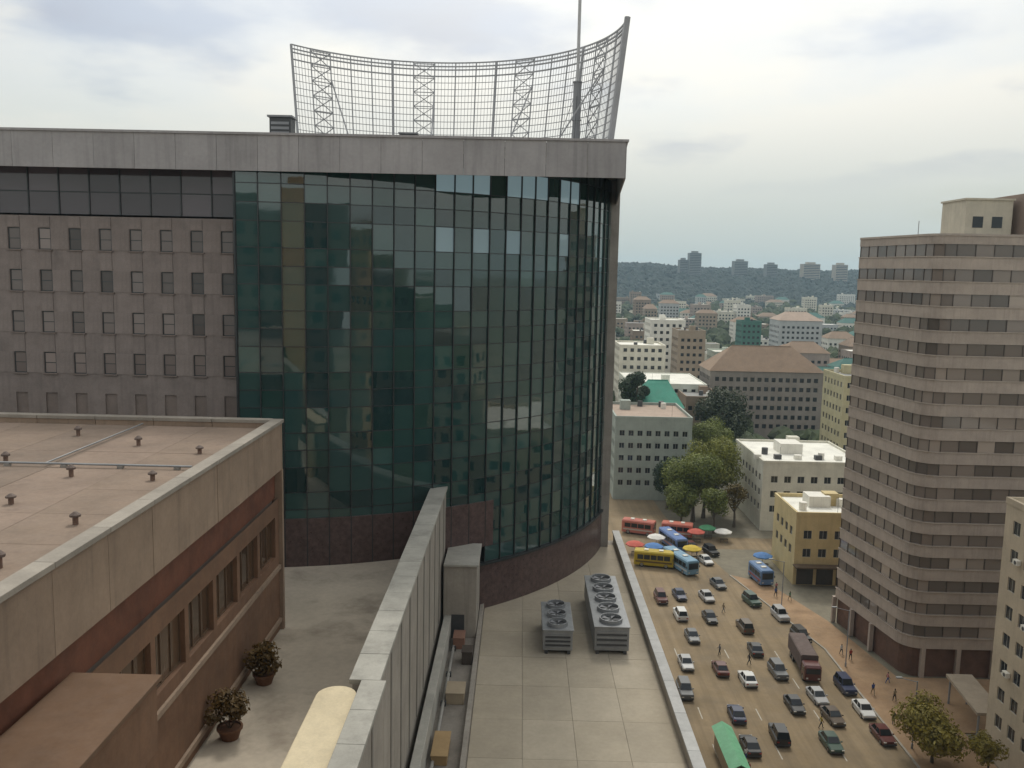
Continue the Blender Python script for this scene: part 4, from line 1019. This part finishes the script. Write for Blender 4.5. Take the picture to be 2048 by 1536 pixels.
def make_bus(label, pm, stripe, L_=10.5, wd=2.45, h=3.1, cat='bus', name='bus'):
    t = thing(name, label, cat, (0, 0, 0)); hw = wd/2; l2 = L_/2
    b = MB(); b.loft([rrect(hw*k, .4+a, h-c, y, .22) for y, k, a, c in ((-l2, .92, .12, .2), (-l2+.12, 1, 0, .03), (l2-.12, 1, 0, .03), (l2, .94, .1, .15))]); P(t, 'body', b, pm)
    P(t, 'stripe', MB().box(-hw-.012, hw+.012, -l2+.3, l2-.3, .95, 1.25), stripe)
    n = int(L_/1.5)
    for s in (-1, 1):
        for k in range(n):
            y = -l2+.7+k*(L_-1.2)/n; P(t, 'side_window', MB().box(s*hw-.02, s*hw+.02, y, y+(L_-1.2)/n-.14, 1.55, 2.45), glassD)
        P(t, 'headlight', MB().box(s*.85-.17, s*.85+.17, -l2-.02, -l2+.1, .75, .95), lampM); P(t, 'tail_light', MB().box(s*.9-.1, s*.9+.1, l2-.1, l2+.02, .8, 1.1), tailM)
        P(t, 'mirror', MB().box(s*(hw+.16)-.06, s*(hw+.16)+.06, -l2+.05, -l2+.2, 1.7, 2.1), metalD)
    P(t, 'windscreen', MB().box(-hw*.82, hw*.82, -l2-.02, -l2+.06, 1.45, 2.6), glassD); P(t, 'rear_window', MB().box(-hw*.75, hw*.75, l2-.06, l2+.02, 1.6, 2.5), glassD)
    for y in (-l2*.35, l2*.4): P(t, 'roof_vent', MB().box(-.45, .45, y-.4, y+.4, h-.06, h+.14), whiteW)
    wheels(t, (-hw+.15, hw-.15), (-l2*.62, l2*.6), .48, .3)
    return t
buses = [(26.4, 164.5, 78, (.45, .33, .02), (.1, .06, .02), 7.5, 'yellow bus standing across the end of the road'),
 (31.2, 163.2, 20, (.17, .31, .43), (.5, .5, .5), 9.5, 'light blue bus beside the yellow bus'),
 (32.0, 176.5, 15, (.12, .2, .42), (.6, .3, .25), 9, 'deep blue bus behind the light blue bus'),
 (26.2, 185.5, 70, (.5, .16, .12), (.5, .45, .4), 7, 'red bus farthest away at the end of the road'),
 (34.2, 184.0, 75, (.55, .17, .12), (.6, .55, .5), 6.5, 'small red bus behind the deep blue bus'),
 (44.9, 157.2, 8, (.10, .19, .36), (.35, .06, .04), 6.0, 'blue minibus with red stripe before the yellow shop house')]
for i, (x, y, rz, c, s, ln, lb) in enumerate(buses):
    b = make_bus(lb, mat('bus_paint_%d' % i, c, .35, .05, .5), mat('bus_stripe_%d' % i, s, .4, .05), ln); b.location = (x, y, .006); b.rotation_euler.z = R(rz); b['group'] = 'buses at the end of the road'
# brown lorry
lr = thing('lorry', 'long brown covered lorry standing near the kerb opposite the tower', 'lorry', (0, 0, 0))
P(lr, 'cargo_box', MB().loft([rrect(1.2, .95, 3.2, y, .15) for y in (-2.6, 5.2)]), mat('brown_tarpaulin', (.12, .085, .075), .8, .15, 1))
P(lr, 'cab', MB().loft([rrect(1.1, .5, 2.3, -4.8, .2), rrect(1.15, .45, 2.55, -4.5, .2), rrect(1.15, .45, 2.6, -2.85, .2)]), PC['maroon'])
P(lr, 'windscreen', MB().box(-.95, .95, -4.84, -4.72, 1.45, 2.15), glassD)
for s in (-1, 1): P(lr, 'side_window', MB().box(s*1.15-.02, s*1.15+.02, -4.2, -3.3, 1.45, 2.2), glassD); P(lr, 'headlight', MB().box(s*.8-.15, s*.8+.15, -4.86, -4.7, .7, .9), lampM)
P(lr, 'chassis', MB().box(-.6, .6, -4.4, 5.1, .55, .94), metalD); wheels(lr, (-1.0, 1.0), (-3.7, 2.4, 3.7), .5, .3)
lr.location = (41.6, 121.2, .006); lr.rotation_euler.z = R(-4)
# stalls with coloured umbrellas at the far end of the road
def stall(label, x, y, c, r=1.9):
    t = thing('market_umbrella', label, 'umbrella', (x, y, .006), group='umbrellas at the far end of the road')
    MB().bar((x, y, .006), (x, y, 2.7), .04, n=6).build('pole', steel, t)
    u = MB(); n = 8
    for k in range(n):
        a, b = 2*math.pi*k/n, 2*math.pi*(k+1)/n
        p = (x+r*math.cos(a), y+r*math.sin(a), 2.1); q = (x+r*math.cos(b), y+r*math.sin(b), 2.1); e = (x+r*.55*math.cos(a), y+r*.55*math.sin(a), 2.5); f = (x+r*.55*math.cos(b), y+r*.55*math.sin(b), 2.5)
        u.quad(p, q, f, e); u.poly([e, f, (x, y, 2.75)]); u.quad(p, q, (q[0], q[1], 1.92), (p[0], p[1], 1.92))
    u.build('canopy', c, t)
    tb = MB(); tb.box(x-.8, x+.8, y-1.4, y-.8, .75, .82)
    for sx in (-.75, .7):
        for sy in (-1.38, -.87): tb.box(x+sx, x+sx+.05, y+sy, y+sy+.05, .006, .75)
    tb.build('table', barkM, t)
uc = {n: mat('umbrella_'+n, c, .8, .1, 2) for n, c in (('red', (.5, .1, .07)), ('blue', (.08, .2, .45)), ('yellow', (.55, .4, .04)), ('white', (.7, .68, .64)), ('green', (.08, .28, .14)))}
for lb, x, y, c in [('red umbrella left of the yellow bus', 23.6, 171.5, 'red'), ('white umbrella between the red and yellow buses', 28.6, 176.5, 'white'), ('blue umbrella behind the yellow bus', 27.2, 170.4, 'blue'), ('yellow umbrella right of the light blue bus', 34.6, 169.5, 'yellow'), ('second red umbrella, right of the deep blue bus', 37.6, 181.0, 'red'), ('green umbrella under the small olive tree', 40.6, 184.0, 'green'), ('white umbrella at the foot of the street trees', 43.4, 181.5, 'white'), ('pale blue umbrella near the yellow shop house corner', 47.6, 166.0, 'blue')]: stall(lb, x, y, uc[c])
# green roofed kiosk beside the podium
ks = thing('kiosk', 'street kiosk with bright green sheet roof beside the parapet at the bottom edge', 'kiosk', (24.6, 97.2, 0))
MB().box(24.0, 25.8, 90.8, 99.3, .005, 2.4).build('wall', beige, ks)
r = MB(); r.loft([[(23.7, y, 2.4), (24.9, y, 3.1), (26.1, y, 2.4), (24.9, y, 3.0)] for y in (90.3, 99.8)]); r.build('roof', mat('mint_green_sheet', (.16, .42, .24), .6, .1, 1), ks)
for k in range(3): MB().box(25.8, 25.85, 91.4+k*2.7, 93.2+k*2.7, 1.0, 2.0).build('hatch', metalD, ks)
# street lamps
def lamp(label, x, y, s):
    t = thing('street_lamp', label, 'street lamp', (x, y, .13), group='street lamps along the pavement')
    m_ = MB(); m_.bar((x, y, .13), (x, y, 8.6), .08, n=8); m_.build('pole', steel, t)
    m_ = MB(); m_.bar((x, y, 8.5), (x+s*2.2, y, 9.0), .05, n=6); m_.build('arm', steel, t)
    MB().box(x+s*2.2-.35, x+s*2.2+.35, y-.14, y+.14, 8.92, 9.08).build('lamp_head', metalG, t); MB().bar((x, y, .13), (x, y, .7), .14, n=8).build('base', steel, t)
for i, (y, lb) in enumerate([(100, 'street lamp at the near kerb by the corner tree'), (122, 'street lamp at the kerb beside the brown lorry'), (143, 'street lamp at the kerb halfway to the yellow shop house')]): lamp(lb, 47.8 if y < 128 else 44.6, y, -1)

# ================================================================== PEOPLE
skinM = mat('skin', (.10, .06, .04), .6, .05, 5); hairM = mat('dark_hair', (.012, .01, .009), .8, 0); shoeM = mat('dark_shoe', (.02, .018, .016), .6, 0)
def body_mesh(stride, arm):
    # one continuous skin surface grown over a standing or striding skeleton
    J = {'pel': (0, 0, .95, .15), 'wai': (0, 0, 1.12, .135), 'che': (0, 0, 1.34, .165), 'nec': (0, 0, 1.50, .06), 'hd0': (0, -.01, 1.58, .085), 'hd1': (0, -.015, 1.66, .10), 'hd2': (0, -.01, 1.74, .07)}
    E_ = [('pel', 'wai'), ('wai', 'che'), ('che', 'nec'), ('nec', 'hd0'), ('hd0', 'hd1'), ('hd1', 'hd2')]
    for sd_, q in (('l', 1), ('r', -1)):
        f = stride*q
        J.update({'hip'+sd_: (q*.095, 0, .88, .10), 'kne'+sd_: (q*.10, -f*.18-.02, .50, .066), 'ank'+sd_: (q*.10, -f*.30+.03, .09, .045), 'toe'+sd_: (q*.11, -f*.30-.13, .04, .04),
                  'sho'+sd_: (q*.185, 0, 1.42, .062), 'elb'+sd_: (q*(.235+arm*.03), f*.12+.02, 1.14, .045), 'wri'+sd_: (q*.24, f*.20-.05-arm*.12, .90+arm*.1, .033), 'han'+sd_: (q*.235, f*.22-.08-arm*.15, .82+arm*.12, .036)})
        E_ += [('pel', 'hip'+sd_), ('hip'+sd_, 'kne'+sd_), ('kne'+sd_, 'ank'+sd_), ('ank'+sd_, 'toe'+sd_), ('che', 'sho'+sd_), ('sho'+sd_, 'elb'+sd_), ('elb'+sd_, 'wri'+sd_), ('wri'+sd_, 'han'+sd_)]
    ks_ = list(J); me = bpy.data.meshes.new('skeleton'); me.from_pydata([J[k][:3] for k in ks_], [(ks_.index(a), ks_.index(b)) for a, b in E_], [])
    o = bpy.data.objects.new('skeleton', me); col.objects.link(o)
    sk = o.modifiers.new('skin', 'SKIN'); sv = me.skin_vertices[0].data
    for i, k in enumerate(ks_):
        r = J[k][3]; sv[i].radius = (r*(1.12 if k in ('che', 'wai', 'pel') else 1), r*(.8 if k in ('che', 'wai', 'pel') else 1)); sv[i].use_root = (k == 'pel')
    sb = o.modifiers.new('sub', 'SUBSURF'); sb.levels = 1; sb.render_levels = 1
    dg = bpy.context.evaluated_depsgraph_get(); ev = bpy.data.meshes.new_from_object(o.evaluated_get(dg)); bpy.data.objects.remove(o)
    for p in ev.polygons: p.use_smooth = True
    return ev
bodies = [body_mesh(1, 0), body_mesh(.6, 1), body_mesh(0, .3)]
def person(label, x, y, z, rz, bi, shirt, trou, h=1.0):
    me = bodies[bi].copy(); me.materials.clear()
    for m_ in (skinM, shirt, trou, hairM, shoeM): me.materials.append(m_)
    for p in me.polygons:
        c = p.center; k = 1
        if c.z > 1.49: k = 3 if (c.z > 1.70 or (c.y > .02 and c.z > 1.58)) else 0
        elif c.z < .085: k = 4
        elif c.z < .98 and abs(c.x) < .19: k = 2
        elif abs(c.x) > .19 and c.z < 1.12: k = 0
        p.material_index = k
    o = bpy.data.objects.new('person', me); col.objects.link(o); o.location = (x, y, z); o.rotation_euler.z = R(rz); o.scale = (h, h, h)
    tag(o, label, 'person', 'people on the street')
cl = {n: mat('cloth_'+n, c, .85, .08, 6) for n, c in (('white', (.6, .6, .57)), ('red', (.3, .04, .03)), ('blue', (.05, .09, .25)), ('dark', (.025, .025, .03)), ('khaki', (.25, .2, .12)), ('pink', (.4, .16, .16)), ('grey', (.15, .15, .16)), ('green', (.05, .14, .07)), ('yellow', (.4, .3, .04)))}
ppl = [(48.6, 126, 10, 0, 'white', 'dark', 'person in white top walking past the kerbside lamp near the lorry'), (49.3, 124.2, 190, 1, 'red', 'dark', 'person in red top on the pavement at the tower foot'), (48.4, 113.5, 5, 0, 'blue', 'khaki', 'person in blue top walking on the pavement by the parked navy car'),
 (50.6, 111.8, 200, 1, 'khaki', 'dark', 'person in khaki top on the orange pavement near the porch'), (51.8, 117.0, 80, 0, 'pink', 'blue', 'person in pink top crossing towards the tower door'), (47.9, 105.6, 8, 2, 'dark', 'grey', 'person in dark clothes standing by the parked white car'),
 (53.6, 108.8, 150, 0, 'white', 'khaki', 'person in white top and khaki trousers beside the porch'), (33.9, 122.0, 95, 0, 'dark', 'dark', 'person in dark clothes crossing the middle of the road'), (30.3, 125.0, 275, 1, 'grey', 'dark', 'person in grey top crossing left of mid road'),
 (38.4, 104.4, 90, 0, 'yellow', 'dark', 'person in yellow top crossing behind the brown saloon'), (26.6, 93.5, 0, 2, 'red', 'grey', 'person in red top standing at the kiosk hatch'), (27.0, 96.4, 30, 2, 'white', 'blue', 'person in white top and blue trousers at the kiosk hatch'),
 (34.6, 141.6, 100, 0, 'khaki', 'grey', 'person in khaki top crossing far up the road'), (45.4, 149.2, 10, 0, 'blue', 'dark', 'person in blue top on the pavement before the yellow shop house'), (46.3, 152.0, 190, 1, 'pink', 'dark', 'person in pink top on the pavement before the blue minibus'),
 (47.4, 147.6, 30, 0, 'green', 'khaki', 'person in green top on the pavement behind the tower corner'), (25.2, 169.0, 60, 2, 'grey', 'dark', 'person in grey top standing under the far umbrellas'), (36.0, 171.6, 120, 2, 'yellow', 'blue', 'person in yellow top near the yellow umbrella')]
for x, y, rz, bi, sh, tr_, lb in ppl:
    person(lb, x, y, .13 if x > 47.2 or (y > 145 and x > 45) else .006, rz, bi, cl[sh], cl[tr_], random.uniform(.95, 1.04))

# ================================================================== HAZE
hzb = MB(); hzb.box(-3900, 3900, -500, 4100, -3, 118)
hm = bpy.data.materials.new('haze_air'); hm.use_nodes = True; t = hm.node_tree; t.nodes.clear()
v = t.nodes.new('ShaderNodeVolumePrincipled'); v.inputs['Color'].default_value = (.60, .82, 1.0, 1); v.inputs['Density'].default_value = .00013; v.inputs['Anisotropy'].default_value = .2
o_ = t.nodes.new('ShaderNodeOutputMaterial'); t.links.new(v.outputs[0], o_.inputs['Volume'])
ho = hzb.build('haze', hm); tag(ho, 'thin pale haze filling the air over the whole town', 'haze', kind='stuff')
